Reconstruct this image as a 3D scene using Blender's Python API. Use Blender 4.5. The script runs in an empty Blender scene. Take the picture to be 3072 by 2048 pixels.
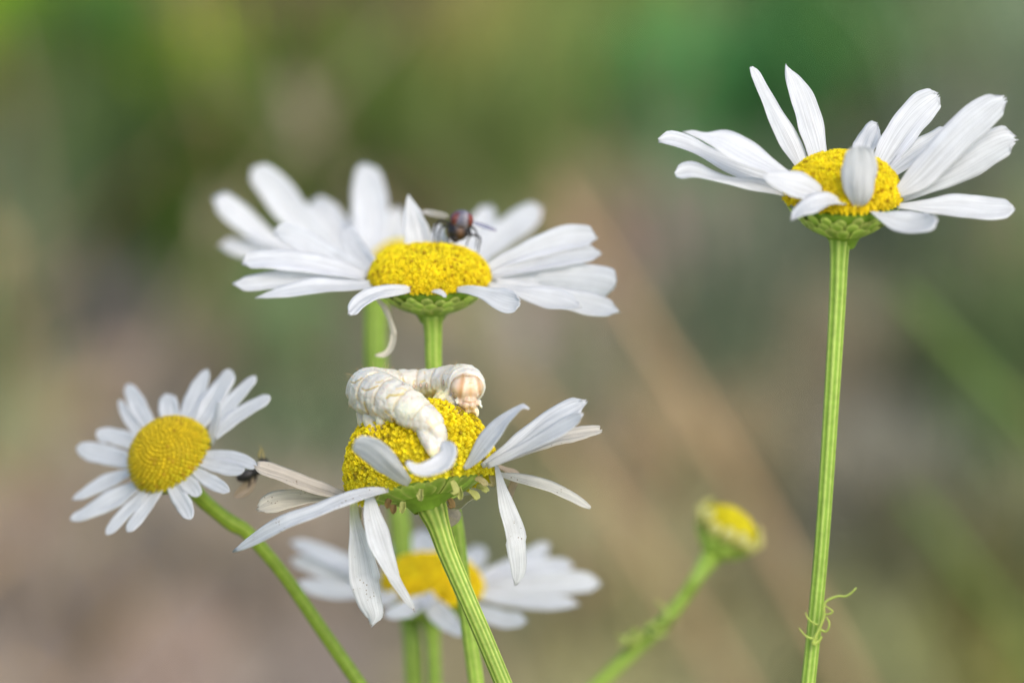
import bpy, math, random
import numpy as np
from mathutils import Vector, Matrix
from mathutils.bvhtree import BVHTree

scene = bpy.context.scene
COL = scene.collection
R_ = math.radians

# ------------------------------------------------------------------ camera, sky, sun, exposure
PX = 0.028e-3                       # metres per photo pixel in the plane of focus
D = 0.34                            # lens to plane of focus
PITCH = R_(15.0)
FOCUS = np.array([0.0, 0.0, 0.33])  # what the middle of the picture looks at
FWD = np.array([0.0, math.cos(PITCH), -math.sin(PITCH)])
RIGHT = np.array([1.0, 0.0, 0.0])
UP = np.cross(RIGHT, FWD)
CAM = FOCUS - FWD * D
cam_data = bpy.data.cameras.new('camera')
cam = bpy.data.objects.new('camera', cam_data)
COL.objects.link(cam)
cam.location = CAM
cam.rotation_euler = (R_(90) - PITCH, 0, 0)
cam_data.sensor_width = 36.0
cam_data.lens = 36.0 * D / (3072 * PX)
cam_data.clip_start = 0.02
cam_data.clip_end = 2000.0
cam_data.dof.use_dof = True
cam_data.dof.focus_distance = D - 25 * PX
APERTURE = 0.0088
cam_data.dof.aperture_fstop = cam_data.lens * 1e-3 / APERTURE
scene.camera = cam

SUN_EL, SUN_AZ = R_(44), R_(152)     # azimuth from +Y towards +X
world = bpy.data.worlds.new('World')
scene.world = world
world.use_nodes = True
wn = world.node_tree.nodes
sky = wn.new('ShaderNodeTexSky')
sky.sky_type = 'NISHITA'
sky.sun_disc = False
sky.sun_elevation = SUN_EL
sky.sun_rotation = SUN_AZ
sky.dust_density = 2.5
wbg = wn['Background']
wbg.inputs['Strength'].default_value = 0.15
world.node_tree.links.new(sky.outputs[0], wbg.inputs['Color'])
sun_data = bpy.data.lights.new('sun', 'SUN')
sun_data.energy = 1.3
sun_data.angle = R_(38)
sun_data.color = (1.0, 0.94, 0.85)
sun = bpy.data.objects.new('sun', sun_data)
COL.objects.link(sun)
sdir = Vector((math.cos(SUN_EL) * math.sin(SUN_AZ), math.cos(SUN_EL) * math.cos(SUN_AZ), math.sin(SUN_EL)))
sun.rotation_euler = sdir.to_track_quat('Z', 'Y').to_euler()
sun.location = (0.5, 0.5, 2)
vs = scene.view_settings
vs.view_transform = 'Standard'
vs.look = 'None'
vs.exposure = 0.78
vs.gamma = 1.0

# ------------------------------------------------------------------ helpers
def P(a):
    """(x, y, depth) in photo pixels at the plane of focus -> metres in the world."""
    a = np.asarray(a, float).reshape(-1, 3)
    z = D + a[:, 2] * PX
    sc = z / D * PX
    return (CAM + np.outer((a[:, 0] - 1536) * sc, RIGHT) - np.outer((a[:, 1] - 1024) * sc, UP) + np.outer(z, FWD))

def Pinv(w):
    v = np.asarray(w, float).reshape(-1, 3) - CAM
    z = v @ FWD
    sc = np.where(np.abs(z) < 1e-6, 1e-6, z) / D * PX
    return np.stack([v @ RIGHT / sc + 1536, -(v @ UP) / sc + 1024, (z - D) / PX], 1)

def ground_at(px, py):
    d = P([[px, py, 0]])[0] - CAM
    return CAM + d * (-CAM[2] / d[2])

def lin(r, g, b):
    f = lambda c: c / 12.92 if c <= 0.04045 else ((c + 0.055) / 1.055) ** 2.4
    return np.array([f(r / 255), f(g / 255), f(b / 255)])

def crop(ox, oy, k):
    def f(pts):
        return [(ox + p[0] * k, oy + p[1] * k) + tuple(q * k for q in p[2:]) for p in pts]
    return f
C1 = crop(680, 1040, 1200 / 2188)
C2 = crop(600, 460, 1300 / 2352)
C3 = crop(1940, 160, 1132 / 2352)
C4 = crop(180, 1080, 680 / 1904)
C5 = crop(820, 1520, 1020 / 2352)
C6 = crop(1010, 1060, 500 / 2306)
C7 = crop(1750, 1480, 900 / 2352)
C8 = crop(1240, 600, 280 / 2352)

def catmull(pts, n):
    """smooth curve through the rows of pts, n samples evenly spaced by chord length"""
    p = np.asarray(pts, float)
    if len(p) == 2:
        return p[0] + np.linspace(0, 1, n)[:, None] * (p[1] - p[0])
    q = np.vstack([2 * p[0] - p[1], p, 2 * p[-1] - p[-2]])
    out = []
    for i in range(len(p) - 1):
        a, b, c, d = q[i], q[i + 1], q[i + 2], q[i + 3]
        for t in np.linspace(0, 1, 16, endpoint=False):
            out.append(0.5 * ((2 * b) + (c - a) * t + (2 * a - 5 * b + 4 * c - d) * t * t + (3 * b - a - 3 * c + d) * t ** 3))
    out.append(p[-1])
    out = np.array(out)
    s = np.concatenate([[0], np.cumsum(np.linalg.norm(np.diff(out[:, :3], axis=0), axis=1))])
    t = np.linspace(0, s[-1], n)
    return np.stack([np.interp(t, s, out[:, j]) for j in range(out.shape[1])], 1)

def nrm(v):
    v = np.asarray(v, float)
    return v / (np.linalg.norm(v) + 1e-12)

class MB:
    """collects vertices, faces, colours and uvs of ONE mesh"""
    def __init__(s):
        s.v, s.f, s.c, s.u, s.n = [], [], [], [], 0
    def add(s, v, f, c, u=None):
        v = np.asarray(v, float)
        c = np.asarray(c, float)
        if c.ndim == 1:
            c = np.tile(c, (len(v), 1))
        if u is None:
            u = np.zeros((len(v), 2))
        s.v.append(v); s.c.append(c); s.u.append(np.asarray(u, float))
        s.f += [tuple(i + s.n for i in q) for q in f]
        s.n += len(v)
    def grid(s, g, c, closed=False, u=None, cap0=False, cap1=False):
        """g: rows x cols x 3"""
        g = np.asarray(g); m, k = g.shape[:2]
        f = []
        kk = k if closed else k - 1
        for i in range(m - 1):
            for j in range(kk):
                a, b = i * k + j, i * k + (j + 1) % k
                f.append((a, b, b + k, a + k))
        if cap0: f.append(tuple(range(k - 1, -1, -1)))
        if cap1: f.append(tuple((m - 1) * k + j for j in range(k)))
        c = np.asarray(c, float)
        if c.ndim == 3: c = c.reshape(-1, 3)
        if u is None:
            U, V = np.meshgrid(np.linspace(0, 1, k), np.linspace(0, 1, m))
            u = np.stack([U, V], 2)
        s.add(g.reshape(-1, 3), f, c, np.asarray(u).reshape(-1, 2))
    def build(s, name, mat, parent=None, pixels=True, smooth=True, solid=0.0, flip=False):
        v = np.vstack(s.v)
        if pixels: v = P(v)
        return mesh_obj(name, v, s.f, np.vstack(s.c), np.vstack(s.u), mat, parent, smooth, solid)

def mesh_obj(name, v, f, c, u, mat, parent=None, smooth=True, solid=0.0):
    org = np.array(parent.matrix_world.translation) if parent else (v.min(0) + v.max(0)) / 2
    if parent:
        base = org
    else:
        base = np.array([org[0], org[1], v[:, 2].min()])
    me = bpy.data.meshes.new(name)
    me.from_pydata([tuple(x) for x in (v - base)], [], f)
    a = me.color_attributes.new('col', 'FLOAT_COLOR', 'POINT')
    cc = np.ones((len(v), 4)); cc[:, :3] = np.clip(c, 0, 1)
    a.data.foreach_set('color', cc.ravel())
    if u is not None:
        ul = me.uv_layers.new(name='uv')
        idx = np.zeros(len(me.loops), int); me.loops.foreach_get('vertex_index', idx)
        ul.data.foreach_set('uv', u[idx].ravel())
    if smooth:
        me.polygons.foreach_set('use_smooth', [True] * len(me.polygons))
    me.materials.append(mat)
    me.update()
    o = bpy.data.objects.new(name, me)
    COL.objects.link(o)
    if parent:
        o.parent = parent
    else:
        o.location = base
    if solid:
        m = o.modifiers.new('thickness', 'SOLIDIFY'); m.thickness = solid; m.offset = 0
    return o

def thing(name, loc, label, cat, group=None):
    o = bpy.data.objects.new(name, None)
    o.empty_display_size = 0.01
    COL.objects.link(o)
    o.location = loc
    o.matrix_world = Matrix.Translation(Vector(loc))
    o['label'] = label; o['category'] = cat
    if group: o['group'] = group
    return o

# ------------------------------------------------------------------ materials
def material(name, *args, dust=False, **kw):
    return _material(name, dust, *args, **kw)

def _material(name, dust, rough=0.5, spec=0.3, translucent=0.0, bump=None, noise=None, sss=0.0, coat=0.0, veins=None, mottle=0.12, tcol=None):
    m = bpy.data.materials.new(name); m.use_nodes = True
    nt = m.node_tree; N = nt.nodes; L = nt.links
    b = N['Principled BSDF']; out = N['Material Output']
    at = N.new('ShaderNodeAttribute'); at.attribute_name = 'col'
    tc = N.new('ShaderNodeTexCoord')
    nz = N.new('ShaderNodeTexNoise'); nz.inputs['Scale'].default_value = noise or 900.0; nz.inputs['Detail'].default_value = 4
    L.new(tc.outputs['Object'], nz.inputs['Vector'])
    mr = N.new('ShaderNodeMapRange'); mr.inputs['From Min'].default_value = 0.3; mr.inputs['From Max'].default_value = 0.7
    mr.inputs['To Min'].default_value = 1 - mottle; mr.inputs['To Max'].default_value = 1 + mottle * 0.6
    L.new(nz.outputs['Fac'], mr.inputs['Value'])
    mul = N.new('ShaderNodeVectorMath'); mul.operation = 'SCALE'
    L.new(at.outputs['Color'], mul.inputs[0]); L.new(mr.outputs[0], mul.inputs['Scale'])
    if veins:                                   # fine lengthwise veins
        uvc = N.new('ShaderNodeUVMap'); uvc.uv_map = 'uv'
        mpc = N.new('ShaderNodeMapping'); mpc.inputs['Scale'].default_value = (veins[0] * 1.3, veins[1] * 0.7, 1)
        L.new(uvc.outputs[0], mpc.inputs['Vector'])
        vc = N.new('ShaderNodeTexNoise'); vc.inputs['Scale'].default_value = 1.0; vc.inputs['Detail'].default_value = 2
        L.new(mpc.outputs[0], vc.inputs['Vector'])
        vr = N.new('ShaderNodeMapRange'); vr.inputs['From Min'].default_value = 0.35; vr.inputs['From Max'].default_value = 0.6
        vr.inputs['To Min'].default_value = 0.80; vr.inputs['To Max'].default_value = 1.04
        L.new(vc.outputs['Fac'], vr.inputs['Value'])
        m2 = N.new('ShaderNodeVectorMath'); m2.operation = 'SCALE'
        L.new(mul.outputs[0], m2.inputs[0]); L.new(vr.outputs[0], m2.inputs['Scale']); mul = m2
    if dust:                                    # grains of soil stuck to the blade
        vo = N.new('ShaderNodeTexVoronoi'); vo.inputs['Scale'].default_value = 3600
        L.new(tc.outputs['Object'], vo.inputs['Vector'])
        ms = N.new('ShaderNodeTexNoise'); ms.inputs['Scale'].default_value = 420
        L.new(tc.outputs['Object'], ms.inputs['Vector'])
        g1 = N.new('ShaderNodeMath'); g1.operation = 'LESS_THAN'; g1.inputs[1].default_value = 0.21
        L.new(vo.outputs['Distance'], g1.inputs[0])
        g2 = N.new('ShaderNodeMath'); g2.operation = 'GREATER_THAN'; g2.inputs[1].default_value = 0.57
        L.new(ms.outputs['Fac'], g2.inputs[0])
        sp = N.new('ShaderNodeSeparateColor'); L.new(vo.outputs['Color'], sp.inputs[0])
        g3 = N.new('ShaderNodeMath'); g3.operation = 'GREATER_THAN'; g3.inputs[1].default_value = 0.55
        L.new(sp.outputs[0], g3.inputs[0])
        a1 = N.new('ShaderNodeMath'); a1.operation = 'MULTIPLY'; L.new(g1.outputs[0], a1.inputs[0]); L.new(g2.outputs[0], a1.inputs[1])
        a2 = N.new('ShaderNodeMath'); a2.operation = 'MULTIPLY'; L.new(a1.outputs[0], a2.inputs[0]); L.new(g3.outputs[0], a2.inputs[1])
        dm = N.new('ShaderNodeMix'); dm.data_type = 'RGBA'
        L.new(a2.outputs[0], dm.inputs[0]); L.new(mul.outputs[0], dm.inputs[6]); dm.inputs[7].default_value = (0.30, 0.23, 0.15, 1)
        class _O: pass
        mul = _O(); mul.outputs = [dm.outputs[2]]
    L.new(mul.outputs[0], b.inputs['Base Color'])
    b.inputs['Roughness'].default_value = rough
    b.inputs['Specular IOR Level'].default_value = spec
    if sss:
        b.inputs['Subsurface Weight'].default_value = sss
        b.inputs['Subsurface Radius'].default_value = (1.0, 0.6, 0.35)
        b.inputs['Subsurface Scale'].default_value = 0.0010
    if coat: b.inputs['Coat Weight'].default_value = coat
    h = None
    if veins:
        uv = N.new('ShaderNodeUVMap'); uv.uv_map = 'uv'
        mp = N.new('ShaderNodeMapping'); mp.inputs['Scale'].default_value = veins
        L.new(uv.outputs[0], mp.inputs['Vector'])
        vn = N.new('ShaderNodeTexNoise'); vn.inputs['Scale'].default_value = 1.0; vn.inputs['Detail'].default_value = 3
        L.new(mp.outputs[0], vn.inputs['Vector']); h = vn.outputs['Fac']
    elif bump:
        bn = N.new('ShaderNodeTexNoise'); bn.inputs['Scale'].default_value = bump[0]; bn.inputs['Detail'].default_value = 5
        L.new(tc.outputs['Object'], bn.inputs['Vector']); h = bn.outputs['Fac']
    if h is not None:
        bp = N.new('ShaderNodeBump'); bp.inputs['Strength'].default_value = 0.6
        bp.inputs['Distance'].default_value = bump[1] if bump else 5e-5
        L.new(h, bp.inputs['Height']); L.new(bp.outputs[0], b.inputs['Normal'])
    if translucent:
        t = N.new('ShaderNodeBsdfTranslucent')
        if tcol is None: L.new(mul.outputs[0], t.inputs['Color'])
        else:
            tm = N.new('ShaderNodeVectorMath'); tm.operation = 'MULTIPLY'; tm.inputs[1].default_value = tcol
            L.new(mul.outputs[0], tm.inputs[0]); L.new(tm.outputs[0], t.inputs['Color'])
        mx = N.new('ShaderNodeMixShader'); mx.inputs['Fac'].default_value = translucent
        L.new(b.outputs[0], mx.inputs[1]); L.new(t.outputs[0], mx.inputs[2]); L.new(mx.outputs[0], out.inputs['Surface'])
    return m

M_PETAL = material('petal_white', 0.55, 0.25, 0.56, bump=(1, 6e-5), veins=(24, 2.0, 1), noise=700, mottle=0.05)
M_DUSTY = material('petal_dusty', 0.6, 0.2, 0.56, bump=(1, 7e-5), veins=(26, 2.2, 1), noise=700, mottle=0.08, dust=True)
M_DISC = material('disc_floret', 0.55, 0.2, 0.5, noise=1200, mottle=0.12)
M_GREEN = material('stem_green', 0.5, 0.3, 0.15, bump=(3500, 4e-5), noise=1500, mottle=0.16)
M_CATER = material('caterpillar_skin', 0.34, 0.5, 0.0, bump=(1500, 3e-5), noise=520, mottle=0.16, sss=0.7, coat=0.1)
M_FLY = material('fly_body', 0.5, 0.4, 0.0, noise=3000, mottle=0.3)
M_HAIR = material('bristle', 0.4, 0.4, 0.0)
M_GRASS = material('undergrowth', 0.6, 0.2, 0.3, noise=60, mottle=0.2)
M_STRAW = material('straw', 0.6, 0.2, 0.0, noise=200, mottle=0.2)

def wing_material():
    m = bpy.data.materials.new('fly_wing'); m.use_nodes = True
    nt = m.node_tree; N = nt.nodes; L = nt.links
    b = N['Principled BSDF']; out = N['Material Output']
    at = N.new('ShaderNodeAttribute'); at.attribute_name = 'col'
    L.new(at.outputs['Color'], b.inputs['Base Color'])
    b.inputs['Roughness'].default_value = 0.25
    tr = N.new('ShaderNodeBsdfTransparent')
    mx = N.new('ShaderNodeMixShader'); mx.inputs['Fac'].default_value = 0.9
    L.new(tr.outputs[0], mx.inputs[1]); L.new(b.outputs[0], mx.inputs[2]); L.new(mx.outputs[0], out.inputs['Surface'])
    return m
M_WING = wing_material()

# colours of the things themselves
WHITE = np.array([0.84, 0.855, 0.875]); WARMW = np.array([0.80, 0.76, 0.66]); BEIGE = np.array([0.66, 0.56, 0.44])
YEL = np.array([0.97, 0.83, 0.03]); YELG = np.array([0.80, 0.76, 0.05])
GRN = np.array([0.17, 0.30, 0.03]); GRN_L = np.array([0.43, 0.54, 0.12]); GRN_Y = np.array([0.36, 0.46, 0.04])

# ------------------------------------------------------------------ botanical builders
def frame_of(axis):
    a = nrm(axis)
    u = nrm(np.cross(a, [0, 0, 1.0])); u = u if u[0] > 0 else -u
    return a, u, np.cross(a, u)

def petal(parent, pts, d0, d1, W=None, roll=1, seed=0, col=WHITE, teeth=0.13, bow=0.0, dpts=None, cup=0.10, rib=0.035, rough=0.0,
          specks=0, label=None, name='petal', plane=None, tipround=1.0, basecol=None):
    rng = np.random.RandomState(seed * 7 + 3)
    nv, nu = 30, 11
    p = np.asarray(pts, float)
    wmax = p[:, 2].max()
    W = max(W or wmax, wmax)
    q = catmull(p, nv)
    t = np.linspace(0, 1, nv)
    if dpts is not None:
        dd = np.interp(t, np.linspace(0, 1, len(dpts)), dpts)
    else:
        dd = d0 + (d1 - d0) * t + bow * np.sin(np.pi * t)
    x, y, w = q[:, 0], q[:, 1], np.maximum(q[:, 2], 2)
    tp = np.clip((t - 0.90) / 0.10, 0, 1)
    w = w * (1 - tipround * 0.5 * tp ** 2.2)
    tx, ty = np.gradient(x), np.gradient(y)
    ln = np.hypot(tx, ty) + 1e-9
    tx, ty = tx / ln, ty / ln
    k = np.ones(7) / 7
    sm = lambda z: np.convolve(np.pad(z, 3, mode='edge'), k, 'valid')
    nx, ny = sm(-ty), sm(tx)
    dz = math.sqrt(max(W * W - wmax * wmax, 0)) / wmax * w * roll
    e = np.linspace(-1, 1, nu)
    ph = rng.rand(6) * 6.28
    g = np.zeros((nv, nu, 3)); c = np.zeros((nv, nu, 3))
    lobes = rng.uniform(0.5, 1.3, 3)
    sgn = 1 if np.mean(ny) < 0 else -1      # the higher edge lies further back when roll = +1
    wob = rng.uniform(0.02, 0.05); fold = rng.uniform(-0.5, 0.5); fdep = rng.uniform(0.02, 0.09)
    for i in range(nv):
        ea = e * (1 + 0.04 * np.sin(9 * t[i] + ph[0] + 2 * e) + 0.025 * np.sin(23 * t[i] + ph[1] * e))
        if rough: ea = ea * (1 + rough * rng.uniform(-1, 1, nu))
        s = sgn
        hz = rib * W * np.cos(e * 3 * np.pi) * min(1, 4 * t[i]) * 0.5 + cup * W * (e ** 2 - 0.4) * w[i] / wmax + wob * W * np.sin(8 * t[i] + ph[2] + 2.2 * e) * (0.35 + np.abs(e))
        hz = hz - fdep * W * np.exp(-((e - fold) / 0.22) ** 2) * np.sin(np.pi * min(1, 1.2 * t[i] + 0.1)) * w[i] / wmax
        tooth = teeth * W * (lobes[np.minimum(2, ((e + 1) * 1.5).astype(int))] * (0.5 + 0.5 * np.cos(3 * np.pi * (e + 1) - np.pi)) - 0.4 - 0.6 * e * e) * tp[i] ** 1.5
        # unit normal of the blade, seen side on or face on
        wid = np.array([nx[i] * w[i] / 2, ny[i] * w[i] / 2, s * dz[i] / 2])
        tan = np.array([tx[i], ty[i], (dd[min(i + 1, nv - 1)] - dd[max(i - 1, 0)]) / (ln[i] * 2)])
        n = np.cross(nrm(tan), nrm(wid))
        if n[1] > 0: n = -n
        tan = nrm(tan)
        ctr = np.array([x[i], y[i], dd[i]])
        if plane is not None:           # lie in the plane of a tilted head
            c0, ax = plane
            ctr[2] = c0[2] - ((x[i] - c0[0]) * ax[0] + (y[i] - c0[1]) * ax[1]) / ax[2] + dd[i]
            wd = np.array([nx[i] * w[i] / 2, ny[i] * w[i] / 2, 0])
            wd[2] = -(wd[0] * ax[0] + wd[1] * ax[1]) / ax[2]
            wid = wd; n = np.asarray(ax); tan = np.array([tx[i], ty[i], 0])
        g[i] = ctr + np.outer(ea, wid) + np.outer(hz, n) + np.outer(tooth, tan)
        c[i] = col
        if basecol is not None:
            c[i] = col + (np.asarray(basecol) - col) * max(0, 1 - t[i] / 0.25) ** 1.5
    mb = MB(); mb.grid(g, c)
    o = mb.build(name, M_DUSTY if specks else M_PETAL, parent, solid=0.00005)
    if label: o['label'] = label
    return o

def lathe(mb, c, axis, prof, col, n=40, jitter=0):
    a, u, v = frame_of(axis)
    th = np.linspace(0, 2 * np.pi, n, endpoint=False)
    ring = np.outer(np.cos(th), u) + np.outer(np.sin(th), v)
    g = np.array([np.asarray(c) + h * a + r * ring for r, h in prof])
    cc = np.array([[k] * n for k in col]) if np.ndim(col) == 2 else np.tile(col, (len(prof), n, 1))
    mb.grid(g, cc, closed=True)

def flower_disc(parent, c, axis, R, H, n, cols, seed=1, bud=False, flat=1.0, size=1.0, thmax=1.62, name='flower_disc', hole=None):
    rng = np.random.RandomState(seed)
    a, u, v = frame_of(axis)
    mb = MB()
    prof = []
    for th in np.linspace(0.02, thmax, 14):
        prof.append((R * 0.95 * math.sin(th) ** flat, H * 0.95 * math.cos(th)))
    lathe(mb, c, axis, prof, cols[0] * 0.95, 36)
    area = 2 * math.pi * R * math.sqrt((R * R + H * H) / 2) * 0.98
    sp = math.sqrt(area / n) * size
    lob = np.arange(10) * 2 * np.pi / 10
    for i in range(n):
        f = (i + 0.5) / n
        ct = 1 - f * (1 - math.cos(thmax))
        th = math.acos(ct); ph = i * 2.399963 + rng.normal(0, 0.012)
        st = math.sin(th)
        r, h = R * st ** flat, H * ct
        rad = math.cos(ph) * u + math.sin(ph) * v
        p = np.asarray(c) + rad * r + a * h
        nn = nrm(rad * st / R + a * ct / H)
        if not bud: nn = nrm(nn + rng.normal(0, 0.16, 3))
        t1 = nrm(np.cross(nn, [0.3, 0.5, 0.81])); t2 = np.cross(nn, t1)
        k = rng.rand()
        col = cols[0] + (cols[1] - cols[0]) * np.clip((f - 0.45) * 1.3 + rng.normal(0, 0.22), 0, 1)
        if len(cols) > 2 and k < 0.06: col = cols[2]
        col = col * rng.uniform(0.82, 1.12)
        if bud:
            hh = sp * rng.uniform(0.45, 0.6)
            o = np.arange(6) * np.pi / 3
            ring = np.outer(np.cos(o), t1) + np.outer(np.sin(o), t2)
            V = np.vstack([p + ring * sp * 0.46, p + ring * sp * 0.40 + nn * hh * 0.6, p + ring * sp * 0.16 + nn * hh, [p + nn * hh * 0.93]])
            F = [(j, (j + 1) % 6, 6 + (j + 1) % 6, 6 + j) for j in range(6)] + [(6 + j, 6 + (j + 1) % 6, 12 + (j + 1) % 6, 12 + j) for j in range(6)]
            F += [(12 + j, 12 + (j + 1) % 6, 18) for j in range(6)]
            cc = np.vstack([np.tile(col * 0.8, (6, 1)), np.tile(col, (6, 1)), np.tile(col * 1.05, (6, 1)), [col * 0.8]])
        else:
            hh = sp * rng.uniform(0.5, 1.15)
            rr = np.where(np.arange(10) % 2 == 0, 0.60, 0.36) * sp * rng.uniform(0.85, 1.15)
            ring = np.outer(np.cos(lob + k * 6), t1) + np.outer(np.sin(lob + k * 6), t2)
            V = np.vstack([p + ring * sp * 0.34, p + ring * rr[:, None] + nn * hh, [p + nn * hh * 0.55]])
            F = [(j, (j + 1) % 10, 10 + (j + 1) % 10, 10 + j) for j in range(10)] + [(10 + j, 10 + (j + 1) % 10, 20) for j in range(10)]
            cc = np.vstack([np.tile(col * 0.95, (10, 1)), np.tile(col * 1.05, (10, 1)), [col * 0.85]])
        mb.add(V, F, cc)
    return mb.build(name, M_DISC, parent, smooth=bud)

def involucre(parent, c, axis, R, depth, rs, seed=1, name='green_cup', n=22):
    rng = np.random.RandomState(seed)
    a, u, v = frame_of(axis)
    mb = MB()
    prof = [(R * 0.97, 0.04 * R), (R * 0.97, -0.03 * R), (R * 0.86, -depth * 0.34), (R * 0.68, -depth * 0.64), (R * 0.48, -depth * 0.92), (max(rs * 1.45, R * 0.27), -depth * 1.14), (rs * 1.04, -depth * 1.45)]
    lathe(mb, c, axis, prof, np.array([GRN * 1.2] * 7), 44)
    for row, (r0, h0, r1, h1, w) in enumerate([(0.44, -0.96, 0.80, -0.44, 0.28), (0.60, -0.74, 0.95, -0.16, 0.26), (0.74, -0.52, 1.01, 0.0, 0.23)]):
        for i in range(n):
            ph = (i + 0.5 * row) * 2 * np.pi / n + rng.normal(0, 0.05)
            rad = math.cos(ph) * u + math.sin(ph) * v
            tan = -math.sin(ph) * u + math.cos(ph) * v
            g = np.zeros((7, 5, 3)); cc = np.zeros((7, 5, 3))
            ln = rng.uniform(0.85, 1.12); tint = rng.uniform(0.75, 1.35)
            for j, t in enumerate(np.linspace(0, 1, 7)):
                r = R * (r0 + (r1 - r0) * t * ln) + R * 0.02 + R * 0.05 * math.sin(t * 1.9)
                h = depth * (h0 + (h1 - h0) * t * ln) - R * 0.03 * math.sin(t * 2.6)
                wd = R * w * 0.5 * (0.55 + 0.8 * t) * math.sqrt(max(0.02, 1 - t ** 4))
                for k, e in enumerate(np.linspace(-1, 1, 5)):
                    g[j, k] = np.asarray(c) + rad * (r + R * 0.025 * (1 - e * e)) + tan * wd * e + a * h
                    m = max(abs(e) ** 2.2, t ** 4)
                    cc[j, k] = GRN * 1.5 * tint + (np.array([0.62, 0.64, 0.22]) - GRN) * m * 0.8
            mb.grid(g, cc)
    return mb.build(name, M_GREEN, parent)

def tube(mb, pts, rad, col, n=10, cap=True, ridge=0.0, nr=7, col2=None, start=None):
    """pts: world or pixel points (m x 3), rad: m"""
    pts = np.asarray(pts, float); m = len(pts)
    tan = np.gradient(pts, axis=0); tan /= np.linalg.norm(tan, axis=1)[:, None] + 1e-12
    s = np.asarray(start if start is not None else [0.31, 0.2, 0.93], float)
    s = nrm(s - tan[0] * (s @ tan[0]))
    th = np.linspace(0, 2 * np.pi, n, endpoint=False)
    g = np.zeros((m, n, 3)); cc = np.zeros((m, n, 3))
    rs = np.random.RandomState(int(abs(pts[0, 0]) * 1e6) % 9973 + n)
    amp = rs.uniform(0.45, 1.25, 3); phs = rs.rand(3) * 6.28
    wave = amp[0] * np.cos(nr * th) + 0.35 * amp[1] * np.cos((nr + 3) * th + phs[0]) + 0.3 * amp[2] * np.cos((nr - 2) * th + phs[1])
    prof = 1 + ridge * wave
    stripe = np.clip(0.5 + 0.42 * wave, 0, 1)[:, None] ** 1.5
    blot = 1 + 0.10 * np.sin(np.linspace(0, 9, m) + phs[2]) * rs.uniform(0.5, 1.5, m)
    for i in range(m):
        s = nrm(s - tan[i] * (s @ tan[i])); b = np.cross(tan[i], s)
        g[i] = pts[i] + rad[i] * ((np.cos(th) * prof)[:, None] * s + (np.sin(th) * prof)[:, None] * b)
        c = col[i] if np.ndim(col) == 2 else np.asarray(col)
        cc[i] = c if col2 is None else (c + (np.asarray(col2) - c) * stripe * np.clip(blot[i], 0.7, 1.3)) * (0.5 + 0.5 * blot[i])
    mb.grid(g, cc, closed=True, cap0=cap, cap1=cap)
    return g

def stem_path(pix, base):
    """pix: (x, y, width, depth) pixel rows from the head down; base: world point on the ground"""
    q = catmull([(p[0], p[1], p[3], p[2]) for p in pix], 60)
    w = P(q[:, :3])
    r = q[:, 3] / 2 * PX * (1 + q[:, 2] * PX / D)
    t = nrm(w[-1] - w[-6])
    a = w[-1]; b = np.asarray(base, float)
    L = np.linalg.norm(b - a)
    c1 = a + t * L * 0.4; c2 = b + np.array([0, 0, 1.0]) * L * 0.35
    ts = np.linspace(0, 1, 30)[1:, None]
    ext = (1 - ts) ** 3 * a + 3 * (1 - ts) ** 2 * ts * c1 + 3 * (1 - ts) * ts ** 2 * c2 + ts ** 3 * b
    return np.vstack([w, ext]), np.concatenate([r, np.linspace(r[-1], r[-1] * 1.15, 29)])

def stem(parent, pix, base, dark=GRN, light=GRN_L, n=56, ridge=0.06, nr=8, name='stem'):
    w, r = stem_path(pix, base)
    mb = MB(); tube(mb, w, r, dark, n=n, ridge=ridge, nr=nr, col2=light)
    return mb.build(name, M_GREEN, parent, pixels=False)

def daisy(base, label):
    return thing('daisy', base, label, 'daisy', 'white daisies growing in the meadow')

def auto_petals(parent, crop_f, specs, c, R, L, W, seed, col=WHITE):
    """specs: (points in the crop, s[, options]); s = +1 leans away from the viewer, -1 towards"""
    for i, sp in enumerate(specs):
        pts, s = crop_f(sp[0]), sp[1]
        o = dict(sp[2]) if len(sp) > 2 else {}
        p = np.array(pts)
        cx = np.clip((p[0, 0] - c[0]) / R, -1, 1)
        d0 = c[2] + (np.sign(s) * R * math.sqrt(1 - cx * cx) if s else 0)
        l2 = np.sum(np.hypot(np.diff(p[:, 0]), np.diff(p[:, 1])))
        d1 = d0 + s * math.sqrt(max(o.pop('L', L) ** 2 - l2 ** 2, (0.15 * L) ** 2))
        off = o.pop('off', 0)
        kw = dict(W=W, seed=seed * 50 + i, col=col); kw.update(o)
        petal(parent, pts, d0 + off, d1 + off, **kw)

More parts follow.
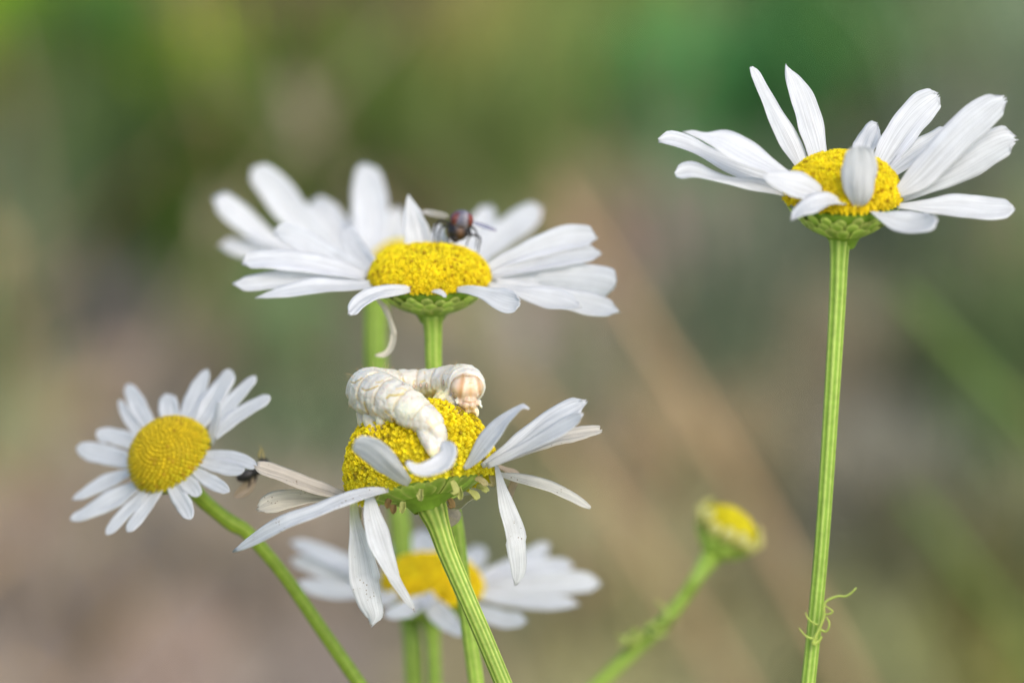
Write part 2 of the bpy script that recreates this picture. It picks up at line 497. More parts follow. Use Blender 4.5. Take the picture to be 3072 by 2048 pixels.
# ================================================================== SETTING: ground
rngG = np.random.RandomState(5)
PATCHES = [  # photo x, y, spread in photo pixels, estimated sRGB colour
    (60, 60, 230, (112, 134, 40)), (330, 60, 200, (96, 108, 50)), (620, 60, 200, (96, 92, 58)), (960, 90, 180, (76, 66, 40)), (1190, 60, 170, (70, 48, 34)),
    (1480, 80, 200, (104, 100, 62)), (1780, 120, 200, (116, 128, 72)), (2080, 120, 190, (118, 126, 80)), (2420, 90, 220, (92, 114, 78)), (2720, 60, 200, (82, 104, 66)), (2990, 90, 190, (78, 96, 70)),
    (60, 380, 200, (104, 82, 60)), (340, 300, 190, (72, 98, 50)), (600, 350, 180, (100, 112, 56)), (860, 330, 170, (92, 88, 52)), (1060, 330, 150, (86, 66, 42)), (1370, 330, 190, (124, 124, 68)),
    (1640, 380, 190, (104, 122, 68)), (1920, 330, 200, (84, 124, 76)), (2200, 350, 190, (82, 122, 72)), (2500, 330, 200, (78, 112, 62)), (2780, 320, 180, (108, 122, 84)), (3020, 270, 170, (138, 146, 122)),
    (60, 720, 220, (86, 96, 54)), (360, 700, 200, (88, 112, 46)), (580, 560, 180, (112, 134, 40)), (620, 800, 180, (84, 104, 48)), (1000, 620, 200, (84, 102, 50)), (1500, 560, 190, (92, 104, 60)), (1760, 620, 190, (112, 100, 78)),
    (2080, 700, 200, (124, 106, 96)), (2400, 640, 190, (98, 104, 78)), (2750, 720, 190, (88, 98, 76)), (3020, 780, 190, (120, 106, 92)),
    (60, 1040, 220, (98, 110, 84)), (360, 1010, 200, (112, 104, 100)), (700, 1010, 200, (118, 100, 82)), (1000, 980, 190, (116, 104, 90)), (1560, 1000, 190, (158, 138, 128)), (1860, 960, 190, (130, 116, 98)),
    (2160, 1040, 200, (112, 122, 96)), (2480, 1060, 190, (128, 112, 88)), (2800, 1050, 190, (114, 108, 86)), (3030, 1080, 190, (88, 106, 58)),
    (60, 1280, 200, (140, 138, 104)), (360, 1320, 220, (126, 114, 102)), (900, 1290, 200, (104, 116, 84)), (1300, 1300, 200, (128, 120, 104)), (1640, 1330, 190, (156, 136, 122)), (1950, 1320, 190, (158, 130, 106)),
    (2260, 1350, 200, (132, 118, 92)), (2620, 1350, 200, (114, 108, 96)), (2980, 1330, 200, (104, 118, 76)),
    (60, 1640, 220, (150, 128, 118)), (420, 1640, 220, (128, 116, 102)), (800, 1600, 200, (124, 112, 94)), (1560, 1620, 200, (118, 120, 90)), (1880, 1640, 190, (164, 140, 114)), (2240, 1640, 200, (132, 126, 94)), (2600, 1640, 200, (122, 116, 102)), (2980, 1640, 200, (118, 120, 86)),
    (60, 1980, 220, (144, 128, 116)), (500, 1980, 220, (150, 130, 118)), (960, 1960, 200, (136, 122, 112)), (1400, 1980, 200, (132, 120, 92)), (1760, 1980, 200, (156, 148, 106)), (2120, 1960, 200, (134, 126, 92)), (2560, 1980, 200, (128, 126, 86)), (2980, 1980, 200, (122, 118, 62)),
]
GP = np.array([ground_at(p[0], p[1])[:2] for p in PATCHES])
GS = np.array([np.abs(ground_at(p[0] + p[2], p[1])[0] - ground_at(p[0], p[1])[0]) for p in PATCHES])
GY = np.array([np.abs(ground_at(p[0], p[1] - p[2])[1] - ground_at(p[0], p[1])[1]) for p in PATCHES])
GC = np.array([lin(*p[3]) for p in PATCHES]) * np.array([0.955, 0.985, 0.93])
_top = np.array([p[1] < 850 for p in PATCHES])
GC[_top] = np.clip(GC[_top].mean(0) + (GC[_top] - GC[_top].mean(0)) * 1.5, 0.012, 1)   # stretches the contrast between the upper patches around their mean
GC[~_top] *= np.array([0.95, 0.985, 1.06])
GAIN = 1.5
def ground_colour(xy):
    xy = np.asarray(xy, float)
    dx = (xy[:, None, 0] - GP[None, :, 0]) / GS; dy = (xy[:, None, 1] - GP[None, :, 1]) / GY
    w = np.exp(-2.8 * (dx * dx + dy * dy)) + 1e-9
    far = np.exp(-np.min(dx * dx + dy * dy, 1) * 0.15)[:, None]
    return ((w @ GC) / w.sum(1)[:, None] * far + np.array([0.15, 0.15, 0.07]) * (1 - far)) * GAIN

def build_ground():
    xs = np.concatenate([[-400, -80, -20, -6, -2, -1.2], np.arange(-0.8, 0.801, 0.02), [1.2, 2, 6, 20, 80, 400]])
    ys = np.concatenate([[-400, -80, -20, -6, -2, -1], np.arange(-0.5, 4.2, 0.03), [4.6, 6, 10, 20, 80, 400]])
    X, Y = np.meshgrid(xs, ys)
    inner = np.exp(-((X / 1.5) ** 4 + ((Y - 1.7) / 2.5) ** 4))
    Z = 0.006 * np.sin(31 * X + 2 * np.sin(9 * Y)) * np.cos(23 * Y) * inner - 0.004
    g = np.stack([X, Y, Z], 2)
    c = ground_colour(np.stack([X.ravel(), Y.ravel()], 1))
    mb = MB(); mb.grid(g, c.reshape(len(ys), len(xs), 3))
    m = material('soil', 0.9, 0.1, 0.0, bump=(60, 0.004), noise=45, mottle=0.3)
    o = mb.build('ground', m, None, pixels=False)
    o['kind'] = 'structure'
build_ground()

def build_undergrowth():
    rng = np.random.RandomState(11)
    mb = MB(); V = []; F = []; Cc = []
    n = 0
    while n < 9000:
        px, py = rng.uniform(-500, 3600), rng.uniform(-500, 2300)
        b = ground_at(px, py)
        c = ground_colour([b[:2]])[0]
        green = c[1] / max(c[0], 1e-4)
        if rng.rand() > 0.25 + 0.9 * max(0, green - 0.85): continue
        h = rng.uniform(0.006, 0.03) * (0.7 if green < 1 else 1.3); w = rng.uniform(0.0012, 0.004)
        az = rng.rand() * 6.28; lean = rng.uniform(0.2, 1.3)
        out = np.array([math.cos(az), math.sin(az), 0]); side = np.array([-math.sin(az), math.cos(az), 0])
        up = np.array([0, 0, 1.0])
        p0 = b; p1 = b + (up * math.cos(lean * 0.5) + out * math.sin(lean * 0.5)) * h * 0.6; p2 = p1 + (up * math.cos(lean * 1.3) + out * math.sin(lean * 1.3)) * h * 0.5
        c = c * rng.uniform(0.7, 1.45)
        mb.add([p0 - side * w * 0.5, p0 + side * w * 0.5, p1 + side * w * 0.6, p1 - side * w * 0.6, p2], [(0, 1, 2, 3), (3, 2, 4)], c)
        n += 1
    rc = np.random.RandomState(77)
    n = 0
    while n < 150:                              # taller weeds, in tufts
        px, py = rc.uniform(-500, 3600), rc.uniform(-700, 2000)
        b0 = ground_at(px, py)
        c0 = ground_colour([b0[:2]])[0]
        gr = c0[1] / max(c0[0], 1e-4)
        if rc.rand() > 0.08 + 1.3 * max(0, gr - 0.86): continue
        n += 1
        kind = rc.choice(3, p=[0.5, 0.3, 0.2])
        base = c0 * rc.uniform(0.6, 1.5) * np.array([(1, 1, 1), (0.92, 1.0, 0.85), (1.15, 0.95, 0.9)][kind])
        hh = rc.uniform(0.03, 0.09) * (1.3 if gr > 1.05 else 0.6); rr = rc.uniform(0.012, 0.035)
        for _ in range(45):
            az = rc.rand() * 6.28; rad = rr * math.sqrt(rc.rand())
            out = np.array([math.cos(az), math.sin(az), 0]); side = np.array([-math.sin(az), math.cos(az), 0]); up = np.array([0, 0, 1.0])
            lean = rc.uniform(0.05, 0.8); h = hh * rc.uniform(0.5, 1.1); w = rc.uniform(0.002, 0.006)
            p0 = b0 + out * rad; p1 = p0 + (up * math.cos(lean * 0.5) + out * math.sin(lean * 0.5)) * h * 0.55; p2 = p1 + (up * math.cos(lean * 1.4) + out * math.sin(lean * 1.4)) * h * 0.5
            mb.add([p0 - side * w * 0.4, p0 + side * w * 0.4, p1 + side * w * 0.6, p1 - side * w * 0.6, p2], [(0, 1, 2, 3), (3, 2, 4)], base * rc.uniform(0.75, 1.3))
    n = 0
    while n < 60:                              # thin standing stems, green and dead
        px, py = rc.uniform(-300, 3400), rc.uniform(-300, 2600)
        b0 = ground_at(px, py)
        if b0[1] < 0.55: continue
        n += 1
        h = rc.uniform(0.08, 0.26); r = rc.uniform(0.0008, 0.0018)
        dr = np.array([rc.normal(0, 0.45), rc.normal(0, 0.3), 1.0])
        t = np.linspace(0, 1, 7)[:, None]
        q = b0 + dr * h * t + np.array([rc.normal(0, 0.25), 0, -0.15]) * h * t * t
        col = [lin(104, 122, 52), lin(70, 92, 42), lin(168, 142, 104), lin(110, 88, 66)][rc.choice(4, p=[0.32, 0.18, 0.28, 0.22])]
        gc = ground_colour([b0[:2]])[0]
        if gc[1] < gc[0] * 0.97 and col[1] > col[0]: col = gc * np.array([1.0, 0.95, 0.85])
        tube(mb, q, np.linspace(r, r * 0.5, 7), col, n=5)
        for _ in range(rc.randint(2, 7)):       # with a few leaves
            k = rc.uniform(0.2, 1.0); p = q[int(k * 6)]; az = rc.rand() * 6.28
            out = np.array([math.cos(az), math.sin(az), 0.4]); side = np.array([-math.sin(az), math.cos(az), 0]); ln = rc.uniform(0.012, 0.035)
            mb.add([p, p + out * ln * 0.5 + side * ln * 0.16, p + out * ln, p + out * ln * 0.5 - side * ln * 0.16], [(0, 1, 2, 3)], col * rc.uniform(0.8, 1.4))
    o = mb.build('undergrowth', M_GRASS, None, pixels=False)
    o['kind'] = 'stuff'
build_undergrowth()

def stalk(name, pix, d, w, col, label, cat, group, droop=0.0):
    a = P([[pix[0][0], pix[0][1], d]])[0]; b = P([[pix[1][0], pix[1][1], d]])[0]
    t = nrm(b - a); t = t * 1.0
    end = b + t * (b[2] / -t[2]) if t[2] < -0.1 else np.array([b[0], b[1], 0])
    pts = np.array([a + (end - a) * s + np.array([0.012 * math.sin(3.1 * s), 0.02 * math.sin(2.5 * s), 0]) for s in np.linspace(0, 1, 24)])
    th = thing(name, (pts[-1][0], pts[-1][1], 0), label, cat, group)
    mb = MB(); tube(mb, pts, np.linspace(w * 0.35, w * 0.5, 24), col, n=10)
    mb.build('stalk' if 'stalk' in name else 'blade', M_STRAW, th, pixels=False)
    return th, pts
GSTR = 'dry straw stalks behind the flowers'
STRAW = lin(176, 146, 112)
for (pix, d, w, lab) in [
        (((1660, 560), (2240, 1800)), 18000, 0.0034, 'long blurred tan straw stalk slanting from behind the middle daisy towards the small bud'),
        (((1560, 1150), (1990, 2000)), 20500, 0.0034, 'blurred tan straw stalk slanting down between the drooping daisy and the bud')]:
    stalk('straw_stalk', pix, d, w, STRAW, lab, 'straw stalk', GSTR)
GBL = 'green grass blades in the blur'
for (pix, d, w, lab) in [
        (((2700, 880), (3200, 1500)), 13000, 0.0036, 'blurred green grass blade slanting past the right edge beside the tall daisy stem'),
        (((2720, 1480), (3050, 2060)), 16000, 0.0034, 'dim green grass blade slanting through the lower right corner')]:
    stalk('grass_blade', pix, d, w, lin(92, 114, 54), lab, 'grass blade', GBL)

# ================================================================== FRONT DAISY (with the caterpillar)
hc = np.array([1262.0, 1412.0, 0.0]); hax = np.array([-0.18, -0.975, 0.12])
fbase = (0.035, -0.03, 0)
fd = daisy(fbase, 'drooping daisy with tall yellow dome and sparse withered petals under the pale caterpillar')
FR = 222
flower_disc(fd, hc, hax, FR, 204, 1750, [YEL, YELG, np.array([0.50, 0.40, 0.03])], seed=4, size=1.0, thmax=1.86, flat=0.86)
involucre(fd, hc + np.array([3, 14, -2]), hax, 200, 76, 42, seed=3, n=26)
stem(fd, [(1287, 1496, 86, -8), (1300, 1530, 86, -12), (1318, 1580, 67, -20), (1345, 1660, 59, -30), (1400, 1790, 53, -50), (1452, 1910, 52, -70), (1515, 2060, 51, -90)], fbase, dark=GRN, light=GRN_L * np.array([1.05, 1.0, 1.0]), ridge=0.04, nr=11, n=88)
Wp = 95
fp = lambda pts, d0, d1, **k: petal(fd, C1(pts), d0, d1, **{**dict(W=Wp), **k})
fp([(720, 828, 26), (620, 808, 42), (520, 775, 70), (420, 740, 85), (330, 708, 86), (250, 682, 82), (185, 660, 70), (160, 652, 66)], 10, 70, seed=1, specks=1, col=np.array([0.72, 0.67, 0.59]), rib=0.09, rough=0.02, teeth=0.12, tipround=0.3, label='dry brown-veined petal')
fp([(620, 815, 36), (500, 830, 45), (400, 832, 80), (300, 842, 104), (230, 858, 106), (170, 885, 66)], 40, 90, seed=2, specks=1, col=WARMW, teeth=0.14, tipround=0.3)
fp([(885, 783, 14), (800, 792, 45), (700, 815, 70), (600, 850, 82), (480, 903, 78), (350, 950, 75), (240, 1003, 68), (130, 1065, 50), (40, 1118, 28)], -190, -110, bow=-120, seed=3, specks=1, roll=1, rib=0.06)
fp([(692, 850, 38), (695, 900, 50), (705, 980, 75), (735, 1130, 135), (755, 1270, 162), (785, 1400, 138), (805, 1470, 98), (788, 1522, 34)], -120, -120, bow=-30, W=96, seed=4, specks=1, teeth=0.16, basecol=np.array([0.62, 0.66, 0.30]))
fp([(778, 815, 48), (795, 920, 100), (830, 1040, 125), (868, 1150, 100), (920, 1270, 62), (980, 1370, 40), (1035, 1450, 14)], -190, -170, bow=-50, W=78, seed=5, specks=1, teeth=0.03, rib=0.05)
fp([(1000, 745, 40), (965, 722, 78), (900, 660, 116), (820, 590, 135), (750, 545, 125), (695, 525, 96)], -235, -490, seed=6, W=100, teeth=0.03, roll=-1)
fp([(985, 628, 22), (1040, 668, 55), (1110, 668, 85), (1180, 632, 112), (1212, 570, 98), (1195, 515, 60)], -520, -420, seed=7, W=80, teeth=0.02, bow=-40)
fp([(1300, 668, 24), (1330, 640, 55), (1385, 570, 90), (1450, 485, 85), (1520, 405, 64), (1590, 345, 50), (1625, 325, 46), (1655, 340, 34)], -200, -330, seed=8, specks=1, roll=1, teeth=0.03)
fp([(1395, 650, 20), (1520, 580, 60), (1620, 510, 100), (1720, 432, 112), (1820, 372, 112), (1900, 330, 92), (1965, 303, 46)], -150, -200, seed=9, roll=1, teeth=0.16, rib=0.07)
fp([(1425, 652, 18), (1560, 592, 48), (1680, 528, 70), (1800, 462, 76), (1890, 408, 62), (1945, 366, 36)], -170, -330, seed=16, W=80, roll=1, teeth=0.1)
fp([(1470, 638, 20), (1600, 588, 36), (1700, 552, 45), (1800, 508, 60), (1900, 480, 66), (1990, 462, 56), (2046, 455, 52)], -60, 0, seed=10, specks=1, col=np.array([0.77, 0.74, 0.68]), rib=0.10, rough=0.05, teeth=0.10, tipround=0.1, label='crumpled dry white petal')
fp([(1470, 690, 16), (1500, 698, 18), (1600, 722, 42), (1700, 748, 62), (1800, 782, 66), (1900, 828, 46), (1990, 882, 20)], 10, 40, seed=11, specks=1, teeth=0.05, col=np.array([0.80, 0.79, 0.74]))
fp([(1472, 640, 20), (1500, 750, 50), (1535, 880, 85), (1570, 1000, 105), (1590, 1120, 101), (1597, 1220, 76), (1583, 1300, 42)], -70, -70, bow=-30, W=66, seed=12, specks=1, teeth=0.12)
fp([(1470, 655, 18), (1520, 668, 34), (1560, 690, 60), (1578, 725, 66), (1560, 780, 40), (1545, 830, 22)], 80, 110, seed=13, col=BEIGE * 1.05, teeth=0.02, rib=0.08, label='curled beige petal')
fp([(1200, 868, 40), (1260, 862, 60), (1310, 840, 46), (1365, 808, 22)], 110, 60, seed=14, col=WARMW)
fp([(1185, 850, 30), (1215, 890, 60), (1248, 920, 80), (1235, 955, 56), (1205, 975, 24)], 120, 130, seed=15, col=np.array([0.74, 0.68, 0.58]), rib=0.08, label='curled beige petal')
# shrunken stubs under the rim
for i, (x, y, ang, ln, dd) in enumerate([(1065, 800, 95, 46, -205), (968, 868, 100, 44, -165), (1240, 760, 70, 60, -190), (1278, 792, 80, 48, -180), (1385, 735, 30, 60, -130), (1448, 722, 70, 50, -60), (1392, 775, 25, 56, -100), (1345, 806, 40, 52, -120),
                                         (890, 850, 110, 36, -150), (918, 880, 100, 34, -140), (728, 905, 95, 60, -100), (1222, 850, 70, 40, -90), (830, 800, 120, 40, -170)]):
    a = R_(ang); k = ln
    pts = [(x - math.cos(a) * k * 0.5, y - math.sin(a) * k * 0.5, 20), (x, y - 4, 30), (x + math.cos(a) * k * 0.45, y + math.sin(a) * k * 0.5, 36), (x + math.cos(a) * k * 0.55 - 8, y + math.sin(a) * k * 0.9, 24)]
    petal(fd, C1(pts), dd, dd - 14, W=30, seed=100 + i, col=[np.array([0.62, 0.64, 0.24]), np.array([0.66, 0.60, 0.32]), np.array([0.40, 0.28, 0.12])][(0, 0, 0, 0, 1, 1, 0, 0, 2, 2, 1, 2, 0)[i]], cup=0.35, rib=0.02, teeth=0.05, name='withered_petal')

# ================================================================== CENTRE DAISY (with the fly)
cc_ = np.array([1288.0, 838.0, 420.0]); cax = np.array([-0.01, -0.975, -0.22])
cbase = (-0.002, 0.03, 0)
cd = daisy(cbase, 'wide flat daisy with full white petals and a dark fly on its yellow centre')
flower_disc(cd, cc_, cax, 178, 94, 1600, [YEL, YEL * np.array([0.92, 0.9, 1]), np.array([0.6, 0.4, 0.02])], seed=8, flat=0.72, size=0.95)
involucre(cd, cc_ + np.array([6, 18, 0]), cax, 160, 78, 32, seed=9, n=22)
stem(cd, [(1297, 938, 74, 420), (1298, 965, 60, 425), (1300, 1010, 53, 430), (1302, 1110, 50, 440), (1322, 1330, 47, 460), (1365, 1560, 46, 480), (1392, 1780, 47, 500), (1432, 2070, 48, 520)], cbase, dark=GRN * 1.25, light=GRN_L)
auto_petals(cd, C2, [
    ([(910, 655, 60), (760, 590, 112), (620, 510, 135), (500, 450, 120), (425, 435, 84), (405, 440, 50)], 1, {'off': 60}),
    ([(900, 670, 50), (700, 620, 92), (520, 585, 112), (350, 578, 105), (262, 588, 82), (232, 595, 44)], 0.5),
    ([(860, 680, 40), (700, 672, 66), (560, 680, 80), (420, 692, 88), (270, 706, 80), (185, 712, 54)], 0.3),
    ([(935, 712, 46), (780, 722, 66), (620, 722, 82), (470, 748, 62), (305, 784, 22)], -0.6),
    ([(1142, 742, 22), (1050, 742, 58), (950, 762, 86), (870, 805, 78), (828, 850, 54), (812, 876, 24)], -0.9, {'L': 270, 'roll': 1, 'rib': 0.06}),
    ([(1256, 748, 12), (1300, 752, 26), (1335, 778, 22)], -0.6, {'L': 60, 'W': 20}),
    ([(1392, 740, 20), (1480, 745, 52), (1560, 765, 84), (1620, 790, 120), (1680, 808, 124), (1738, 812, 90)], -0.9, {'L': 270}),
    ([(1560, 720, 30), (1680, 738, 50), (1800, 765, 84), (1900, 790, 108), (1990, 810, 96), (2064, 832, 60)], -0.6),
    ([(1600, 705, 40), (1850, 750, 86), (2050, 806, 112), (2200, 840, 96), (2268, 858, 56)], -0.3),
    ([(1570, 682, 46), (1750, 674, 92), (1950, 675, 152), (2130, 688, 176), (2225, 706, 165), (2258, 720, 120)], 0.2),
    ([(1570, 665, 36), (1750, 618, 76), (1950, 568, 104), (2100, 548, 82), (2174, 544, 58)], 0.5, {'col': WHITE * 0.97}),
    ([(1560, 630, 40), (1700, 562, 88), (1850, 502, 124), (2000, 462, 132), (2110, 452, 110), (2150, 456, 70)], 0.7),
    ([(1190, 510, 160), (1175, 420, 142), (1155, 330, 96), (1138, 265, 44), (1132, 225, 10)], 1, {'L': 150, 'off': -60, 'teeth': 0.0}),
    ([(1305, 510, 110), (1292, 450, 84), (1305, 385, 40)], 1, {'L': 120, 'off': -40}),
    ([(960, 640, 60), (880, 560, 110), (820, 480, 120), (790, 400, 70)], 1, {}),
], cc_, 182, 330, 84, 3)
petal(cd, C2([(960, 790, 14), (1000, 840, 30), (1030, 910, 30), (1050, 990, 34), (1034, 1060, 34), (1000, 1094, 32), (950, 1096, 14)]), 380, 360, W=22, seed=321, col=WARMW * 1.04, cup=0.3, name='withered_petal', label='shrivelled petal thread hanging beside the stem')

# ================================================================== REAR DAISY (blurred, behind the centre one)
rc = np.array([1216.0, 792.0, 1700.0]); rax = np.array([-0.02, -0.97, -0.24])
rbase = (-0.012, 0.075, 0)
rd = daisy(rbase, 'blurred daisy half hidden behind the daisy with the fly, upright petals showing above it')
flower_disc(rd, rc, rax, 96, 62, 420, [YEL, YEL], seed=18, flat=0.8)
involucre(rd, rc + np.array([-4, 14, 0]), rax, 90, 60, 36, seed=19, n=16)
stem(rd, [(1185, 850, 80, 1550), (1135, 890, 74, 1560), (1127, 960, 68, 1565), (1130, 1110, 66, 1570), (1165, 1330, 66, 1580), (1198, 1560, 64, 1590), (1212, 1740, 58, 1590), (1234, 1900, 56, 1510), (1242, 2070, 56, 1520)], rbase, dark=GRN * 1.15, light=GRN_L * 0.72)
auto_petals(rd, C2, [
    ([(700, 600, 60), (420, 490, 80), (300, 415, 112), (190, 325, 126), (110, 262, 112), (75, 248, 60)], 0.3),
    ([(700, 610, 50), (400, 545, 64), (240, 518, 98), (150, 500, 92), (110, 500, 52)], 0.1),
    ([(760, 580, 90), (600, 420, 160), (460, 270, 176), (370, 160, 160), (310, 100, 116), (285, 76, 60)], 0.7),
    ([(840, 560, 100), (740, 430, 170), (680, 335, 172), (630, 275, 112), (608, 255, 60)], 0.8),
    ([(930, 560, 110), (925, 430, 198), (925, 280, 198), (908, 150, 166), (890, 85, 110), (884, 58, 50)], 0.9),
    ([(1000, 560, 110), (870, 500, 180), (810, 430, 130), (796, 365, 60)], 0.8, {'L': 220}),
    ([(1060, 560, 120), (1050, 460, 180), (1060, 370, 116), (1072, 290, 60)], 0.9, {'L': 220}),
    ([(1330, 560, 100), (1470, 480, 160), (1530, 395, 136), (1562, 315, 92), (1576, 285, 44)], 0.8),
    ([(1330, 600, 80), (1500, 555, 104), (1620, 470, 142), (1740, 372, 152), (1818, 312, 116), (1850, 295, 60)], 0.6),
    ([(1320, 640, 70), (1480, 620, 104), (1560, 560, 110)], 0.3, {'L': 200}),
], rc, 96, 330, 100, 5)

# ================================================================== RIGHT DAISY
tc_ = np.array([2528.0, 590.0, -230.0]); tax = np.array([0.02, -0.965, -0.26])
tbase = (0.045, 0.005, 0)
td = daisy(tbase, 'tall daisy at the upper right with windblown petals on a long straight stem')
flower_disc(td, tc_, tax, 172, 128, 1500, [YEL, YEL * np.array([0.95, 0.92, 1]), np.array([0.6, 0.4, 0.02])], seed=28, flat=0.9, size=1.0)
involucre(td, tc_ + np.array([4, 22, 0]), tax, 158, 92, 34, seed=29, n=20)
stem(td, [(2523, 690, 84, -225), (2520, 712, 66, -225), (2518, 770, 54, -222), (2510, 950, 48, -218), (2488, 1306, 44, -210), (2468, 1600, 42, -205), (2448, 1828, 42, -200), (2424, 2060, 42, -195)], tbase, dark=GRN * 1.15, light=GRN_L * np.array([0.95, 1, 1]))
auto_petals(td, C3, [
    ([(985, 740, 60), (950, 680, 86), (880, 540, 120), (800, 380, 106), (720, 230, 76), (668, 120, 48), (650, 86, 26)], 0.5, {'teeth': 0.03}),
    ([(1070, 660, 100), (1055, 590, 130), (1030, 480, 168), (980, 320, 142), (920, 180, 98), (882, 105, 44), (866, 70, 16)], 0.6, {'teeth': 0.02}),
    ([(900, 815, 46), (780, 780, 100), (680, 745, 122), (520, 690, 112), (380, 628, 98), (240, 562, 104), (140, 535, 86), (76, 545, 36)], 0.2, {'teeth': 0.05}),
    ([(920, 790, 50), (740, 690, 112), (600, 615, 152), (470, 548, 134), (360, 520, 64), (285, 498, 46), (224, 490, 16)], -0.5, {'teeth': 0.03, 'off': 40}),
    ([(870, 880, 40), (700, 822, 66), (540, 795, 60), (400, 768, 78), (290, 738, 100), (220, 745, 82), (178, 760, 34)], -0.4, {'teeth': 0.04}),
    ([(1110, 915, 50), (1050, 870, 110), (960, 830, 150), (870, 805, 140), (780, 780, 90), (720, 765, 40)], -0.9, {'L': 230}),
    ([(1240, 938, 20), (1130, 915, 76), (1030, 940, 108), (950, 990, 84), (902, 1038, 40)], -0.9, {'L': 240}),
    ([(1318, 958, 40), (1322, 900, 150), (1322, 820, 205), (1328, 720, 216), (1326, 640, 190), (1318, 575, 124)], -1.0, {'L': 215, 'W': 104, 'teeth': 0.03, 'roll': -1}),
    ([(1330, 660, 90), (1360, 590, 140), (1395, 510, 134), (1425, 462, 84), (1440, 446, 50)], 0.8, {'L': 200}),
    ([(1440, 730, 96), (1530, 580, 180), (1620, 450, 202), (1720, 340, 194), (1788, 285, 146), (1820, 262, 90)], 0.7),
    ([(1500, 760, 60), (1640, 640, 116), (1770, 560, 126), (1890, 488, 110)], 0.6, {'L': 300}),
    ([(1560, 880, 60), (1700, 765, 172), (1850, 612, 204), (2000, 462, 212), (2140, 342, 184), (2230, 285, 116)], -0.3, {'L': 380, 'teeth': 0.13}),
    ([(1580, 905, 56), (1780, 802, 134), (1960, 702, 194), (2120, 602, 214), (2240, 545, 190), (2300, 540, 130)], -0.3, {'L': 380, 'teeth': 0.18}),
    ([(1560, 952, 36), (1750, 952, 82), (1930, 950, 134), (2100, 972, 152), (2220, 974, 134), (2290, 968, 80)], -0.4, {'teeth': 0.05}),
    ([(1396, 985, 22), (1490, 1024, 72), (1600, 1058, 132), (1720, 1062, 140), (1806, 1030, 80)], -0.9, {'L': 260}),
], tc_, 172, 340, 98, 7)
# the small feathery leaf at its node
mbl = MB()
for pts, w in [([(1795, 1180), (1830, 1100), (1862, 1030), (1888, 955), (1886, 880), (1915, 835), (2000, 802), (2055, 805), (2108, 772), (2138, 738)], 30), ([(1888, 940), (1920, 945), (1955, 925), (1930, 900), (1890, 872)], 18),
               ([(1850, 1060), (1895, 1080), (1920, 1060), (1928, 1010), (1905, 965)], 22), ([(1860, 1038), (1800, 1010), (1760, 975), (1742, 930)], 18), ([(1830, 1135), (1770, 1128), (1725, 1095), (1692, 1052)], 20), ([(1810, 1180), (1850, 1150), (1870, 1120)], 34)]:
    q = catmull([(x, y, -240 - 6 * i) for i, (x, y) in enumerate([p[:2] for p in C7(pts)])], 26)
    tube(mbl, q, np.linspace(w * 0.5, w * 0.22, 26) * 0.3827, GRN_L * 0.95, n=8, col2=GRN_Y)
mbl.build('leaf', M_GREEN, td)

# ================================================================== LEFT DAISY (tilted towards the viewer)
lc = np.array([514.0, 1375.0, 480.0]); lax = nrm([-0.52, -0.64, -0.56])
lbase = (0.02, 0.035, 0)
ld = daisy(lbase, 'small neat daisy at the left facing the viewer on an arching stem')
flower_disc(ld, lc, lax, 131, 116, 620, [YEL * np.array([0.80, 0.74, 1]), YEL * np.array([0.70, 0.76, 1]), YEL * np.array([0.62, 0.5, 1])], seed=38, bud=True)
involucre(ld, lc - lax * 12, lax, 122, 52, 24, seed=39, n=18)
q0 = lc - lax * 52
stem(ld, [(q0[0], q0[1], 52, q0[2]), (594, 1484, 46, 540), (650, 1535, 42, 560), (700, 1572, 47, 565), (745, 1600, 42, 570), (850, 1722, 38, 575), (960, 1880, 40, 580), (1092, 2070, 42, 590)], lbase, dark=GRN * 0.95, light=GRN_Y * 0.9, ridge=0.03)
LP = [
    [(930, 570, 110), (918, 450, 165), (912, 360, 170), (915, 285, 110)],
    [(790, 630, 90), (690, 450, 150), (620, 320, 142), (562, 205, 84)],
    [(700, 680, 60), (620, 560, 92), (550, 450, 82), (497, 335, 48)],
    [(1035, 560, 90), (1090, 390, 136), (1160, 240, 134), (1222, 120, 84), (1240, 78, 46)],
    [(1150, 560, 110), (1250, 390, 172), (1330, 260, 168), (1410, 140, 124), (1435, 80, 66)],
    [(1290, 560, 80), (1400, 400, 112), (1510, 280, 108), (1610, 170, 78), (1642, 135, 46)],
    [(1290, 640, 76), (1430, 510, 112), (1580, 410, 108), (1700, 340, 100), (1764, 305, 66)],
    [(1215, 790, 60), (1370, 800, 92), (1500, 830, 108), (1600, 870, 94), (1652, 888, 56)],
    [(1160, 845, 80), (1320, 880, 132), (1440, 910, 124), (1550, 920, 70)],
    [(1100, 910, 60), (1240, 1000, 122), (1340, 1060, 108), (1418, 1105, 64)],
    [(1000, 985, 90), (1080, 1040, 152), (1130, 1090, 128), (1150, 1145, 80)],
    [(935, 1040, 80), (1000, 1150, 142), (1060, 1250, 132), (1088, 1336, 66)],
    [(845, 1070, 60), (760, 1190, 92), (670, 1300, 98), (600, 1390, 88), (566, 1440, 54)],
    [(735, 1080, 60), (630, 1200, 98), (520, 1310, 98), (430, 1410, 78), (390, 1464, 44)],
    [(640, 1055, 100), (480, 1150, 152), (320, 1230, 134), (180, 1300, 104), (90, 1338, 66)],
    [(595, 935, 60), (440, 1000, 112), (300, 1065, 108), (180, 1130, 78), (106, 1168, 34)],
    [(640, 850, 90), (450, 810, 172), (300, 780, 172), (190, 752, 120), (140, 750, 80)],
    [(680, 730, 90), (540, 660, 142), (420, 632, 134), (340, 642, 114), (310, 652, 66)],
]
for i, s in enumerate(LP):
    petal(ld, C4(s), 0, 0, seed=600 + i, plane=(lc, lax), teeth=0.04, rib=0.05, cup=0.06)
